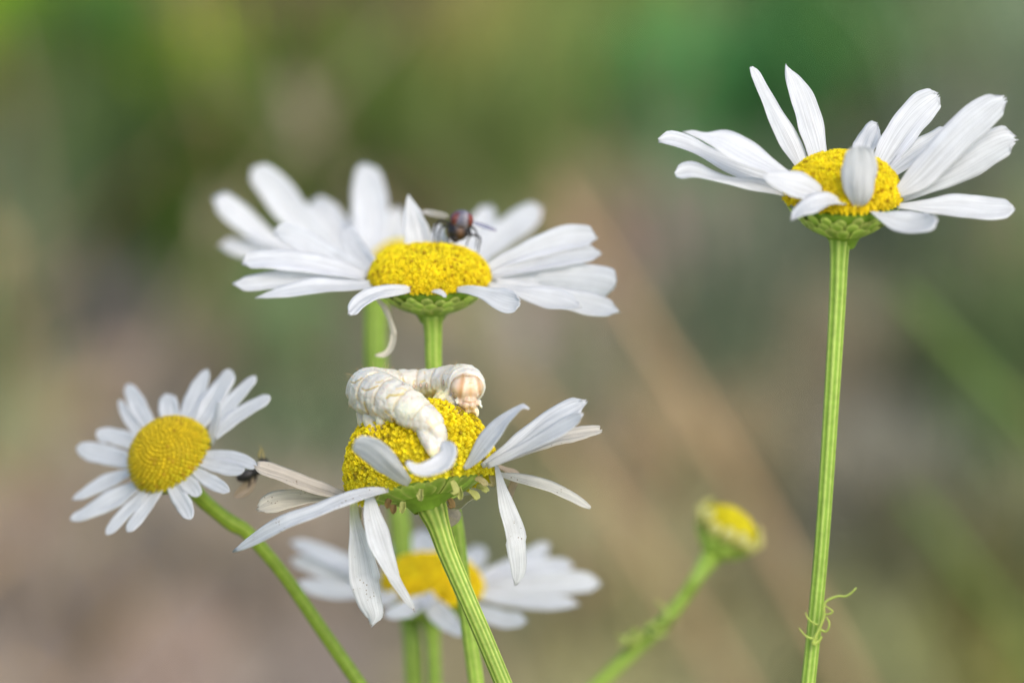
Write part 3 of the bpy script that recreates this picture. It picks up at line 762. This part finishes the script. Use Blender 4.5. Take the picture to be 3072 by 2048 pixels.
petal(ld, C4([(1262, 700, 46), (1285, 590, 72), (1312, 480, 70), (1342, 345, 34)]), 460, 380, seed=640, W=40, teeth=0.0)

# ================================================================== BOTTOM DAISY (blurred)
bc = np.array([1295.0, 1770.0, 1450.0]); bax = np.array([0.02, -0.955, -0.30])
bbase = (0.0, 0.095, 0)
bd = daisy(bbase, 'blurred daisy low in the picture, crossed by the drooping flower and its stem')
flower_disc(bd, bc, bax, 148, 100, 700, [YEL * np.array([1, 0.97, 1]), YEL * np.array([1, 0.95, 1])], seed=48, flat=0.85)
involucre(bd, bc + np.array([2, 16, 0]), bax, 130, 66, 28, seed=49, n=18)
stem(bd, [(1292, 1856, 58, 1450), (1297, 1900, 44, 1455), (1300, 1960, 40, 1460), (1304, 2070, 40, 1465)], bbase, dark=GRN * 1.3, light=GRN_L * 0.8)
auto_petals(bd, C5, [
    ([(780, 520, 60), (560, 430, 120), (380, 345, 112), (230, 275, 98), (118, 242, 62)], 0.5),
    ([(780, 545, 60), (560, 500, 132), (360, 440, 132), (220, 390, 112), (124, 368, 72)], 0.3),
    ([(790, 585, 50), (560, 598, 90), (400, 578, 110), (260, 550, 102), (162, 522, 54)], -0.3),
    ([(800, 520, 50), (620, 440, 100), (520, 380, 94), (452, 345, 60)], 0.8),
    ([(930, 440, 100), (890, 360, 146), (855, 305, 134), (812, 245, 66)], 0.9),
    ([(1070, 440, 140), (1050, 380, 196), (1040, 280, 204), (1030, 205, 140), (1030, 160, 70)], 0.9),
    ([(1280, 500, 90), (1340, 430, 140), (1382, 370, 164), (1410, 310, 136), (1402, 268, 76)], 0.9),
    ([(1420, 500, 60), (1620, 420, 104), (1770, 350, 114), (1870, 288, 86), (1908, 262, 46)], 0.6),
    ([(1420, 520, 66), (1640, 462, 114), (1840, 422, 124), (2000, 402, 106), (2070, 408, 60)], 0.4),
    ([(1430, 560, 76), (1700, 540, 152), (1950, 522, 166), (2150, 522, 146), (2258, 535, 90)], 0.2),
    ([(1420, 610, 56), (1600, 648, 90), (1800, 665, 92), (2000, 666, 88), (2108, 670, 56)], -0.3),
    ([(1300, 670, 56), (1450, 735, 110), (1600, 780, 112), (1700, 786, 104), (1752, 790, 66)], -0.7),
    ([(1070, 620, 90), (1110, 700, 140), (1190, 780, 144), (1265, 845, 104), (1305, 890, 48)], -0.9),
    ([(1080, 625, 60), (980, 680, 124), (880, 720, 104), (770, 748, 62)], -0.9),
    ([(880, 600, 60), (780, 640, 92), (690, 670, 66)], -0.7, {'L': 200}),
    ([(1040, 600, 100), (1060, 640, 130), (1080, 680, 90)], -0.9, {'L': 150}),
], bc, 148, 330, 78, 9)

# ================================================================== FADED BUD, right of centre
uc = np.array([2178.0, 1596.0, 1700.0]); uax = nrm([0.50, -0.80, -0.25])
ubase = (-0.02, 0.10, 0)
ud = thing('flower_bud', ubase, 'small half-open yellow bud on a slanting blurred stem, its petals still short stubs', 'flower bud')
flower_disc(ud, uc + uax * 10, uax, 86, 62, 380, [YEL * np.array([0.9, 0.95, 1]), YELG * 1.1], seed=58, bud=True)
involucre(ud, uc, uax, 96, 74, 24, seed=59, n=16)
a_, u_, v_ = frame_of(uax)
for i in range(15):
    ph = i * 2 * math.pi / 15 + 0.2
    rad = math.cos(ph) * u_ + math.sin(ph) * v_
    tan = -math.sin(ph) * u_ + math.cos(ph) * v_
    g = np.zeros((8, 5, 3))
    ln = 48 + 12 * math.sin(i * 2.3)
    for j, t in enumerate(np.linspace(0, 1, 8)):
        w = 19 * math.sqrt(max(0.05, 1 - (2 * t - 1) ** 4)) * (0.7 + 0.4 * t)
        for k, e in enumerate(np.linspace(-1, 1, 5)):
            g[j, k] = uc + rad * (88 + 26 * math.sin(t * 2.6) - 10 * t + 4 * (1 - e * e)) + uax * (ln * t - 6) + tan * w * e
    mb = MB(); mb.grid(g, np.array([0.76, 0.74, 0.30]))
    mb.build('petal', M_PETAL, ud, solid=0.0003)
q0 = uc - uax * 84
stem(ud, [(q0[0], q0[1], 62, q0[2]), (2095, 1722, 44, 1560), (2050, 1790, 40, 1565), (1985, 1870, 46, 1570), (1900, 1950, 46, 1575), (1790, 2056, 44, 1580)], ubase, dark=GRN * 1.2, light=GRN_L * 0.8)
mbl = MB()
rl = np.random.RandomState(4)
for i in range(9):
    x, y = 1985 - 12 * i + rl.uniform(-8, 8), 1862 + 11 * i
    a = rl.uniform(-0.6, 3.0); ln = rl.uniform(40, 80)
    q = catmull([(x, y, 1518), (x + math.cos(a) * ln * 0.5, y - math.sin(a) * ln * 0.4, 1510 + rl.uniform(-40, 40)), (x + math.cos(a + 0.5) * ln, y - math.sin(a + 0.5) * ln * 0.8, 1500 + rl.uniform(-80, 80))], 12)
    tube(mbl, q, np.linspace(8, 3, 12), GRN_L * 0.8, n=7)
mbl.build('leaf', M_GREEN, ud)

# ================================================================== animals: pieces merged into one continuous skin
def ellipsoid(mb, c, r, n=24, m=16, rot=None, fn=None):
    g = np.zeros((m, n, 3))
    for i, th in enumerate(np.linspace(0.02, math.pi - 0.02, m)):
        for j, ph in enumerate(np.linspace(0, 2 * math.pi, n, endpoint=False)):
            v = np.array([math.sin(th) * math.cos(ph) * r[0], -math.cos(th) * r[1], math.sin(th) * math.sin(ph) * r[2]])
            if fn: v = fn(v)
            if rot is not None: v = rot @ v
            g[i, j] = np.asarray(c) + v
    mb.grid(g, np.zeros(3), closed=True, cap0=True, cap1=True)

def cone_limb(mb, pts, r, n=12):
    q = catmull([tuple(p) + (rr,) for p, rr in zip(pts, r)], 18)
    e0 = q[0, :3] - nrm(q[1, :3] - q[0, :3]) * q[0, 3] * 0.3
    tube(mb, q[:, :3], q[:, 3], np.zeros(3), n=n)
    ellipsoid(mb, q[-1, :3], (q[-1, 3],) * 3, 10, 8)

def fuse(name, mb, voxel, colour_fn, mat, parent, smooth=2, relief=None):
    """one continuous skin from overlapping closed pieces; colour_fn takes pixel-space points"""
    v = P(np.vstack(mb.v))
    S = 1000.0                                   # remesh in millimetres
    org = v.mean(0)
    me = bpy.data.meshes.new('tmp'); me.from_pydata([tuple(x) for x in (v - org) * S], [], mb.f); me.update()
    o = bpy.data.objects.new('tmp', me); COL.objects.link(o)
    m = o.modifiers.new('r', 'REMESH'); m.mode = 'VOXEL'; m.voxel_size = voxel * S; m.use_smooth_shade = True
    if smooth:
        s = o.modifiers.new('s', 'SMOOTH'); s.factor = 0.5; s.iterations = smooth
    dg = bpy.context.evaluated_depsgraph_get()
    e = bpy.data.meshes.new_from_object(o.evaluated_get(dg))
    bpy.data.objects.remove(o); bpy.data.meshes.remove(me)
    vv = np.zeros(len(e.vertices) * 3); e.vertices.foreach_get('co', vv); vv = vv.reshape(-1, 3) / S + org
    ff = [tuple(p.vertices) for p in e.polygons]
    if relief:
        nn = np.zeros(len(vv) * 3); e.vertices.foreach_get('normal', nn)
        vv = vv + nn.reshape(-1, 3) * (relief(Pinv(vv)) * PX)[:, None]
    bpy.data.meshes.remove(e)
    px = Pinv(vv)
    return mesh_obj(name, vv, ff, colour_fn(px), None, mat, parent), vv, ff

# ------------------------------------------------------------------ caterpillar
K6 = 500 / 2306
def c6(x, y, d): return (1010 + x * K6, 1060 + y * K6, d)
CAT = [  # x, y in the close-up, depth in pixels, radius in the close-up
    (1450, 1245, -224, 74), (1405, 1130, -212, 136), (1250, 945, -190, 212), (1030, 785, -165, 258), (800, 660, -130, 292), (590, 575, -75, 318), (455, 525, 0, 318), (500, 455, 78, 262),
    (660, 420, 128, 218), (860, 415, 146, 200), (1060, 412, 146, 192), (1260, 410, 136, 196), (1450, 410, 112, 222), (1630, 415, 76, 256), (1750, 425, 42, 276), (1800, 440, 8, 268)]
path = catmull([c6(x, y, d) + (r * K6,) for x, y, d, r in CAT], 300)
NSEG = 13.0
sN = np.linspace(0, 1, 300)
SEGW = sN * NSEG + 0.25
def crease(ph):
    f = np.abs((ph % 1.0) - 0.5) * 2          # 1 at the joint
    return np.exp(-((1 - f) / 0.13) ** 2)
cr = crease(SEGW + 0.0)
sub = np.cos(SEGW * 2 * np.pi * 3)
fade = np.clip((sN - 0.02) / 0.05, 0, 1)
rad = path[:, 3] * (1.02 - 0.125 * cr * fade + 0.014 * sub * fade)
mbc = MB()
g = tube(mbc, path[:, :3], rad, np.zeros(3), n=48)
ellipsoid(mbc, path[0, :3], (rad[0] * 1.0,) * 3)
ellipsoid(mbc, path[-1, :3] + np.array([0, 2, 0]), (rad[-1] * 0.98, rad[-1] * 0.98, rad[-1] * 0.6))
# swollen folds low on each flank and pads between the joints
for i in range(12):
    s = (i + 0.8) / NSEG
    k = int(s * 299)
    if k > 285: continue
    t = nrm(path[min(k + 3, 299), :3] - path[k - 3, :3])
    dn = np.array([0, 1.0, 0]); dn = nrm(dn - t * (dn @ t)); sd = np.cross(t, dn)
    for sg in (-1, 1):
        ellipsoid(mbc, path[k, :3] + sd * sg * rad[k] * 0.60 + dn * rad[k] * 0.50, (rad[k] * 0.42, rad[k] * 0.32, rad[k] * 0.42), 14, 10)
HEAD = np.array(c6(1803, 478, -28)); HR = np.array([236 * K6, 196 * K6, 52.0])
def head_shape(v):
    v = v.copy()
    u = v[0] / HR[0]
    if v[1] < 0: v[1] *= 1 - 0.10 * math.exp(-(u / 0.16) ** 2)
    v[0] *= 1 - 0.16 * max(0, v[1] / HR[1]) ** 2
    return v
ellipsoid(mbc, HEAD, HR, 40, 28, fn=head_shape)
ellipsoid(mbc, c6(1842, 648, -58), (106 * K6, 40 * K6, 20), 20, 12)
ellipsoid(mbc, c6(1790, 722, -62), (52 * K6, 54 * K6, 16), 16, 10)
ellipsoid(mbc, c6(1876, 722, -62), (50 * K6, 54 * K6, 16), 16, 10)
ellipsoid(mbc, c6(1720, 690, -50), (46 * K6, 60 * K6, 16), 16, 10)
ellipsoid(mbc, c6(1930, 680, -50), (40 * K6, 56 * K6, 16), 16, 10)
ellipsoid(mbc, c6(1820, 790, -50), (60 * K6, 42 * K6, 14), 16, 10)
for pts, r in [([c6(1650, 640, -48), c6(1662, 675, -60), c6(1655, 706, -66)], (8, 5.5, 3)), ([c6(1975, 650, -48), c6(1985, 700, -60), c6(2004, 744, -66)], (8, 5, 2.4)),      # antennae
               ([c6(1620, 740, -20), c6(1660, 800, -46), c6(1720, 850, -54), c6(1788, 890, -56)], (17, 14, 9.5, 3.5)), ([c6(1860, 770, -34), c6(1915, 790, -52), c6(1942, 830, -58), c6(1938, 882, -58)], (12, 12, 8.5, 3.2)),   # legs
               ([c6(1730, 740, -20), c6(1775, 810, -44), c6(1785, 880, -50)], (12, 8, 4)),
               ([c6(1560, 580, 10), c6(1470, 620, -8), c6(1410, 640, -12), c6(1362, 676, -12)], (24, 16, 11, 4)), ([c6(1480, 560, 60), c6(1420, 600, 40), c6(1330, 660, 30)], (22, 16, 6)),
               ([c6(1560, 650, 0), c6(1600, 720, -12), c6(1640, 780, -20)], (30, 26, 17)),
               ([c6(500, 860, -60), c6(510, 1000, -80), c6(525, 1110, -92), c6(535, 1180, -96)], (34, 27, 22, 18)), ([c6(390, 820, 0), c6(395, 960, -10), c6(410, 1050, -20)], (28, 22, 14)),   # prolegs
               ([c6(680, 820, -110), c6(620, 930, -120), c6(600, 1010, -120)], (30, 20, 10)),
               ([c6(1230, 1080, -200), c6(1275, 1220, -226), c6(1318, 1320, -236), c6(1335, 1375, -238)], (28, 23, 19, 15)), ([c6(1390, 1200, -215), c6(1400, 1310, -232), c6(1395, 1370, -236)], (22, 18, 12))]:
    cone_limb(mbc, pts, r)

MARKS = [  # close-up polyline, half width, colour
    ([(205, 402), (240, 412), (292, 376), (350, 340)], 9, (0.46, 0.32, 0.07)), ([(350, 488), (400, 516), (470, 492), (570, 448)], 11, (0.50, 0.36, 0.08)), ([(540, 400), (600, 392), (636, 372)], 8, (0.55, 0.42, 0.14)),
    ([(690, 618), (735, 578), (820, 578), (920, 556)], 17, (0.50, 0.40, 0.10)), ([(380, 680), (405, 760), (436, 838)], 13, (0.46, 0.34, 0.09)), ([(670, 800), (730, 850), (770, 900), (806, 938)], 15, (0.46, 0.34, 0.10)),
    ([(150, 580), (162, 640)], 6, (0.60, 0.46, 0.26)), ([(420, 300), (500, 285)], 5, (0.62, 0.52, 0.28)), ([(905, 345), (932, 400), (925, 440)], 13, (0.58, 0.48, 0.16)), ([(1075, 380), (1062, 420)], 12, (0.62, 0.54, 0.22)),
    ([(1160, 400), (1215, 375)], 12, (0.62, 0.54, 0.2)), ([(820, 490), (900, 480), (970, 505)], 7, (0.66, 0.52, 0.22)), ([(1210, 250), (1222, 275)], 7, (0.52, 0.38, 0.10)), ([(1635, 150), (1645, 180)], 6, (0.42, 0.28, 0.1)), ([(1700, 140), (1702, 165)], 6, (0.42, 0.28, 0.1)),
    ([(1260, 940), (1350, 1020)], 26, (0.78, 0.62, 0.40)), ([(1360, 870), (1400, 920)], 14, (0.80, 0.62, 0.38)), ([(1040, 800), (1090, 770)], 14, (0.82, 0.74, 0.46)), ([(320, 660), (360, 680)], 12, (0.78, 0.64, 0.50))]
SPIR = [(1478, 400, 13, 38), (1165, 440, 20, 30), (1246, 440, 15, 33), (1070, 455, 16, 30), (920, 425, 14, 32), (430, 822, 12, 22), (792, 920, 16, 26)]
def seg_dist(p, poly):
    d = np.full(len(p), 1e9)
    for a, b in zip(poly[:-1], poly[1:]):
        a = np.array(a, float); b = np.array(b, float); ab = b - a
        t = np.clip(((p - a) @ ab) / (ab @ ab), 0, 1)
        d = np.minimum(d, np.linalg.norm(p - (a + t[:, None] * ab), axis=1))
    return d
def cater_colour(px):
    q = np.stack([(px[:, 0] - 1010) / K6, (px[:, 1] - 1060) / K6], 1); d = px[:, 2]
    n = len(px)
    k = np.zeros(n, int); best = np.full(n, 1e18)
    for j in range(0, 300, 2):
        dd = ((px - path[j, :3]) ** 2).sum(1); m = dd < best; best[m] = dd[m]; k[m] = j
    c = np.tile(np.array([0.57, 0.55, 0.475]), (n, 1))
    def blend(w, col):
        w = np.clip(w, 0, 1)[:, None]; c[:] = c + (np.array(col) - c) * w
    cre = crease(SEGW[k]) * (np.sqrt(best) < rad[k] * 1.3)
    blend(cre * 0.6, (0.56, 0.44, 0.24))
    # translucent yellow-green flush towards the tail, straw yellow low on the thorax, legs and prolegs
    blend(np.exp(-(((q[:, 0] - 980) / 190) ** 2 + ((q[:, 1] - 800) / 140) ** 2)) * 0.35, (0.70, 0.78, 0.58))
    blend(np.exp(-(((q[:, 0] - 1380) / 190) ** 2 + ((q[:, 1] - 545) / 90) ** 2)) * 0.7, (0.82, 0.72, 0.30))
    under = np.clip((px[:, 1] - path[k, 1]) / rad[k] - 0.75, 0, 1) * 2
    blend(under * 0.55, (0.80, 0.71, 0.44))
    front = d < 95
    rear = ~(d > 60)
    for poly, hw, col in MARKS:
        m = np.exp(-(seg_dist(q, poly) / hw) ** 2 * 1.2)
        side = rear if poly[0][0] < 850 or poly[0][1] > 560 else (d > -60)
        blend(m * side, col)
    # head
    e = (((px - HEAD) / HR) ** 2).sum(1)
    hd = (e < 1.12) & (d < HEAD[2] + 26)
    hx, hy = q[:, 0], q[:, 1]
    w = hd.astype(float)
    blend(w, (0.66, 0.50, 0.35))
    pale = (0.72, 0.62, 0.48)
    for x0, slope, hw, col, a in [(1745, -0.12, 32, (0.50, 0.28, 0.11), 0.8), (1958, 0.10, 28, (0.52, 0.30, 0.12), 0.75), (1852, 0.0, 26, (0.52, 0.35, 0.15), 0.65), (1805, -0.20, 22, pale, 0.9), (1900, 0.22, 22, pale, 0.9), (1670, -0.2, 34, pale, 0.5)]:
        cx = x0 + slope * (hy - 330)
        lim = (hy > 400) if x0 == 1852 else np.ones(n, bool)
        blend(w * lim * a * np.exp(-((hx - cx) / hw) ** 2), col)
    blend(w * 0.8 * np.exp(-((seg_dist(q, [(1565, 480), (1580, 420), (1640, 350), (1730, 308), (1900, 312), (1990, 360)])) / 14) ** 2), (0.46, 0.27, 0.10))
    mouth = (hy > 625) & (hy < 860) & (hx > 1690) & (hx < 1970) & (d < -36)
    blend(mouth * 0.7, (0.60, 0.40, 0.25))
    blend((d < -36) * 0.55 * np.exp(-((hx - 1870) / 46) ** 2 - ((hy - 725) / 30) ** 2), (0.42, 0.38, 0.32))
    blend((d < -36) * 0.8 * np.exp(-((hy - 780) / 12) ** 2 - ((hx - 1820) / 60) ** 2), (0.46, 0.28, 0.06))
    legs = (hy > 740) & (hx > 1600) & (hx < 2000) & (d < -10)
    blend(legs * 0.5, (0.84, 0.68, 0.42))
    for tx, ty in [(1788, 888), (1940, 880), (1366, 672)]:
        blend(np.exp(-((hx - tx) ** 2 + (hy - ty) ** 2) / 16 ** 2) * (d < 40), (0.30, 0.15, 0.05))
    return c
from mathutils import noise as mnoise
def cater_relief(px):
    q = np.stack([(px[:, 0] - 1010) / K6, (px[:, 1] - 1060) / K6], 1); d = px[:, 2]
    e = (((px - HEAD) / HR) ** 2).sum(1)
    hd = (e < 1.12) & (d < HEAD[2] + 26)
    out = np.zeros(len(px))
    for i, p in enumerate(px):
        v = Vector(p)
        a = mnoise.noise(v / 26.0); b = abs(mnoise.noise(v / 19.0 + Vector((7, 1, 3)))); c = abs(mnoise.noise(v / 6.5))
        out[i] = 3.8 * a - 1.5 * max(0, 0.10 - b) / 0.10
    out[hd] *= 0.15
    rear = ~(d > 60)
    for poly, hw, col in MARKS[:11]:
        side = rear if poly[0][0] < 850 or poly[0][1] > 560 else (d > -60)
        out -= 3.0 * np.exp(-(seg_dist(q, poly) / (hw * 1.3)) ** 2) * side
    # the collar stands proud of the head
    rim = np.abs(e - 1.12) < 0.16
    out[rim & (q[:, 1] < 640)] -= 2.0
    return out
catroot = thing('caterpillar', P([[1200, 1330, -100]])[0], 'pale cream caterpillar with tan striped head curled over the drooping daisy', 'caterpillar')
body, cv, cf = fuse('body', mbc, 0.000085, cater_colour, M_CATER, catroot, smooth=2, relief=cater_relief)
bvh = BVHTree.FromPolygons([tuple(v) for v in cv], cf)
def hit(px, py, d=-900):
    o = Vector(P([[px, py, d]])[0]); e = Vector(P([[px, py, 800]])[0])
    r = bvh.ray_cast(o, (e - o).normalized())
    return r[0], r[1]
def disc_on(mb, p, n, rx, ry, col, tilt=0.0, ring=0.0, lift=1e-5, up=None):
    n = np.array(n); up = np.array(up if up is not None else UP); up = nrm(up - n * (up @ n)); sd = np.cross(up, n)
    th = np.linspace(0, 2 * np.pi, 18, endpoint=False)
    p = np.array(p)
    if ring:
        rows = []
        for a in np.linspace(0, 2 * np.pi, 8, endpoint=False):
            rows.append(p + n * (lift + ring * math.sin(a)) + np.outer((rx + ring * math.cos(a)) * np.cos(th), sd) + np.outer((ry + ring * math.cos(a)) * np.sin(th), up))
        rows.append(rows[0])
        mb.grid(np.array(rows), col, closed=True)
    else:
        rows = [p + n * lift * (1 + 0.6 * (1 - s)) + np.outer(rx * s * np.cos(th), sd) + np.outer(ry * s * np.sin(th), up) for s in (1, 0.6, 0.02)]
        mb.grid(np.array(rows), col, closed=True)
for x, y, rx, ry in SPIR:
    p, n = hit(1010 + x * K6, 1060 + y * K6)
    if p is None: continue
    mb = MB()
    disc_on(mb, p, n, rx * K6 * PX * 0.9, ry * K6 * PX * 0.9, np.array([0.72, 0.56, 0.46]), lift=1.2e-5)
    disc_on(mb, p, n, rx * K6 * PX, ry * K6 * PX, np.array([0.10, 0.07, 0.04]), ring=1.6e-5, lift=1.5e-5)
    mb.build('spiracle', M_HAIR, catroot, pixels=False)
for x, y in [(1612, 532), (1623, 553), (1628, 579), (1624, 605), (2018, 590), (2012, 615)]:
    p, n = hit(1010 + x * K6, 1060 + y * K6)
    if p is None: continue
    mb = MB(); disc_on(mb, p, n, 8 * K6 * PX, 8 * K6 * PX, np.array([0.02, 0.012, 0.01]), lift=2.5e-5)
    mb.build('eyelet', M_FLY, catroot, pixels=False)
mbh = MB(); rh = np.random.RandomState(21)
cnt = 0
cva = np.array(cv)
ctr = P(path[:, :3])
for _ in range(900):
    if cnt > 150: break
    i = rh.randint(len(cva)); p = cva[i]
    px = Pinv([p])[0]
    loc, n, fi, dist = bvh.find_nearest(Vector(p))
    n = np.array(n)
    if n @ UP < -0.6: continue
    ln = rh.uniform(0.3, 0.8) * 1e-3
    dr = nrm(n + rh.normal(0, 0.35, 3)); bend = rh.normal(0, 0.2, 3)
    t = np.linspace(0, 1, 5)[:, None]
    q = p + dr * ln * t + bend * ln * t * t
    tube(mbh, q, np.linspace(1.0e-5, 4e-6, 5), np.array([0.55, 0.40, 0.20]), n=5)
    cnt += 1
mbh.build('bristles', M_HAIR, catroot, pixels=False)

# ------------------------------------------------------------------ fly on the centre daisy
K8 = 280 / 2352
FD = 470.0
def c8(x, y, d): return (1240 + x * K8, 600 + y * K8, FD + d)
mbf = MB()
ellipsoid(mbf, c8(1215, 490, -20), (285 * K8, 235 * K8, 22), 26, 18)                 # head
ellipsoid(mbf, c8(1040, 480, -26), (112 * K8, 160 * K8, 20), 18, 12)
ellipsoid(mbf, c8(1430, 505, -22), (92 * K8, 165 * K8, 20), 18, 12)
ellipsoid(mbf, c8(1215, 520, 38), (290 * K8, 270 * K8, 46), 24, 16)                  # thorax
ellipsoid(mbf, c8(1200, 640, 120), (270 * K8, 240 * K8, 66), 24, 16)                 # abdomen behind
ellipsoid(mbf, c8(1130, 800, 0), (270 * K8, 230 * K8, 30), 22, 14)                   # breast
ellipsoid(mbf, c8(1060, 960, -8), (120 * K8, 120 * K8, 16), 16, 10)                  # mouthparts reaching the disc
for pts, r in [([c8(980, 640, 0), c8(800, 540, 0), c8(650, 540, 0), c8(560, 700, 6), c8(520, 980, 10), c8(500, 1200, 14)], (5, 4, 3.2, 2.6, 2, 1.6)),
               ([c8(1330, 860, 0), c8(1480, 880, 0), c8(1640, 905, 0), c8(1690, 1000, 0), c8(1650, 1200, 4), c8(1610, 1400, 8)], (5, 4, 3.6, 3, 2.2, 1.8)),
               ([c8(1400, 740, 10), c8(1450, 860, 14), c8(1370, 1020, 16), c8(1340, 1160, 16)], (5, 3.6, 2.6, 2)),
               ([c8(1000, 880, 0), c8(900, 960, -10), c8(880, 1080, -14)], (5, 3.6, 2.2)),
               ([c8(960, 700, 40), c8(760, 660, 50), c8(640, 840, 56), c8(640, 1120, 60)], (5, 3.6, 2.6, 2)),
               ([c8(1420, 640, 50), c8(1560, 760, 60), c8(1600, 960, 66), c8(1580, 1200, 70)], (5, 3.6, 2.6, 2))]:
    cone_limb(mbf, pts, r, n=8)
def fly_colour(px):
    x, y, d = (px[:, 0] - 1240) / K8, (px[:, 1] - 600) / K8, px[:, 2] - FD
    c = np.tile(np.array([0.012, 0.011, 0.012]), (len(px), 1))
    def blend(w, col):
        w = np.clip(w, 0, 1)[:, None]; c[:] = c + (np.array(col) - c) * w
    blend((y < 420) * (d > -10) * 0.8, (0.10, 0.13, 0.18))
    head = (d < 6) & (((x - 1215) / 300) ** 2 + ((y - 490) / 250) ** 2 < 1.05)
    blend(head * 0.9, (0.10, 0.10, 0.14))
    blend(head * np.exp(-((x - 1330) / 60) ** 2), (0.20, 0.19, 0.22)); blend(head * np.exp(-((x - 1120 - (480 - y) * 0.3) / 40) ** 2) * 0.7, (0.12, 0.12, 0.16))
    blend(head * np.exp(-((x - 1030 - (480 - y) * 0.4) / 100) ** 4 - ((y - 470) / 170) ** 4) * 1.0, (0.10, 0.016, 0.010))
    blend(head * np.exp(-((x - 1450) / 75) ** 4 - ((y - 500) / 180) ** 4), (0.17, 0.032, 0.016))
    blend((d < 10) * (y > 640) * np.exp(-((x - 1190) / 90) ** 2 - ((y - 800) / 140) ** 2), (0.10, 0.045, 0.012))
    return c
flyroot = thing('fly', P([c8(1100, 1080, 0)])[0], 'dark fly with red eyes and spread wings facing the viewer on the yellow centre', 'fly')
fuse('body', mbf, 0.00004, fly_colour, M_FLY, flyroot, smooth=1)
def wing(parent, pts, d0, d1, col, W, name='wing'):
    p = np.array(pts); q = catmull(p, 20)
    g = np.zeros((20, 7, 3))
    for i in range(20):
        t = i / 19
        w = q[i, 2] * math.sqrt(max(0.03, 1 - (2 * t - 1) ** 6))
        tan = nrm(q[min(i + 1, 19), :2] - q[max(i - 1, 0), :2])
        for k, e in enumerate(np.linspace(-1, 1, 7)):
            g[i, k] = [q[i, 0] - tan[1] * w / 2 * e, q[i, 1] + tan[0] * w / 2 * e, d0 + (d1 - d0) * t - e * W * 0.5 * math.sin(math.pi * min(1, 0.2 + t * 0.75)) + 2 * math.cos(3 * e)]
    mb = MB(); mb.grid(g, col)
    return mb.build(name, M_WING, parent, solid=0.00001)
wing(flyroot, [c8(900, 420, 0)[:2] + (14,), c8(700, 380, 0)[:2] + (19,), c8(450, 330, 0)[:2] + (19,), c8(215, 275, 0)[:2] + (12,)], FD + 20, FD + 90, np.array([0.78, 0.74, 0.74]), 30)
wing(flyroot, [c8(1500, 560, 0)[:2] + (10,), c8(1700, 630, 0)[:2] + (13,), c8(1900, 700, 0)[:2] + (12,), c8(2110, 780, 0)[:2] + (7,)], FD + 20, FD + 70, np.array([0.24, 0.22, 0.26]), 46)

# ------------------------------------------------------------------ small black fly clinging to the left daisy's petal
K4 = 680 / 1904
SD = 445.0
def c4(x, y, d): return (180 + x * K4, 1080 + y * K4, SD + d)
mbs = MB()
ca, sa = math.cos(-0.35), math.sin(-0.35)
rot = np.array([[ca, -sa, 0], [sa, ca, 0], [0, 0, 1]])
ellipsoid(mbs, c4(1555, 970, 0), (82 * K4, 48 * K4, 17), 22, 14, rot)
ellipsoid(mbs, c4(1640, 925, 4), (52 * K4, 50 * K4, 17), 18, 12)
ellipsoid(mbs, c4(1715, 855, 6), (42 * K4, 40 * K4, 13), 16, 12)
ellipsoid(mbs, c4(1680, 890, 5), (40 * K4, 36 * K4, 12), 16, 12)
for pts, r in [([c4(1690, 860, 0), c4(1672, 800, -3), c4(1680, 765, -4), c4(1705, 745, -4)], (4, 3, 2.2, 1.4)), ([c4(1715, 845, 0), c4(1705, 780, 0), c4(1690, 730, 2), c4(1655, 712, 3)], (3, 2, 1.4, 0.9)),
               ([c4(1610, 930, -6), c4(1590, 900, -12), c4(1570, 890, -14)], (4, 3, 2)), ([c4(1640, 960, 0), c4(1648, 1000, 4), c4(1630, 1030, 6)], (4, 3, 2)),
               ([c4(1670, 920, 0), c4(1720, 930, 2), c4(1735, 960, 2)], (4, 3, 2)), ([c4(1590, 1000, 0), c4(1600, 1040, 4), c4(1580, 1070, 6)], (4, 2.6, 1.8))]:
    cone_limb(mbs, pts, r, n=8)
def small_colour(px):
    y = (px[:, 1] - 1080) / K4
    c = np.tile(np.array([0.012, 0.012, 0.014]), (len(px), 1))
    w = np.clip((830 - y) / 30, 0, 1)[:, None]
    return c + (np.array([0.36, 0.28, 0.06]) - c) * w
smroot = thing('fly', P([c4(1600, 930, -12)])[0], 'tiny shiny black fly clinging between two petal tips beside the small tilted daisy', 'fly')
fuse('body', mbs, 0.00005, small_colour, M_FLY, smroot, smooth=1)
wing(smroot, [c4(1640, 960, 0)[:2] + (18,), c4(1590, 1040, 0)[:2] + (34,), c4(1530, 1100, 0)[:2] + (36,), c4(1455, 1145, 0)[:2] + (14,)], SD + 8, SD + 20, np.array([0.30, 0.24, 0.18]), 10)
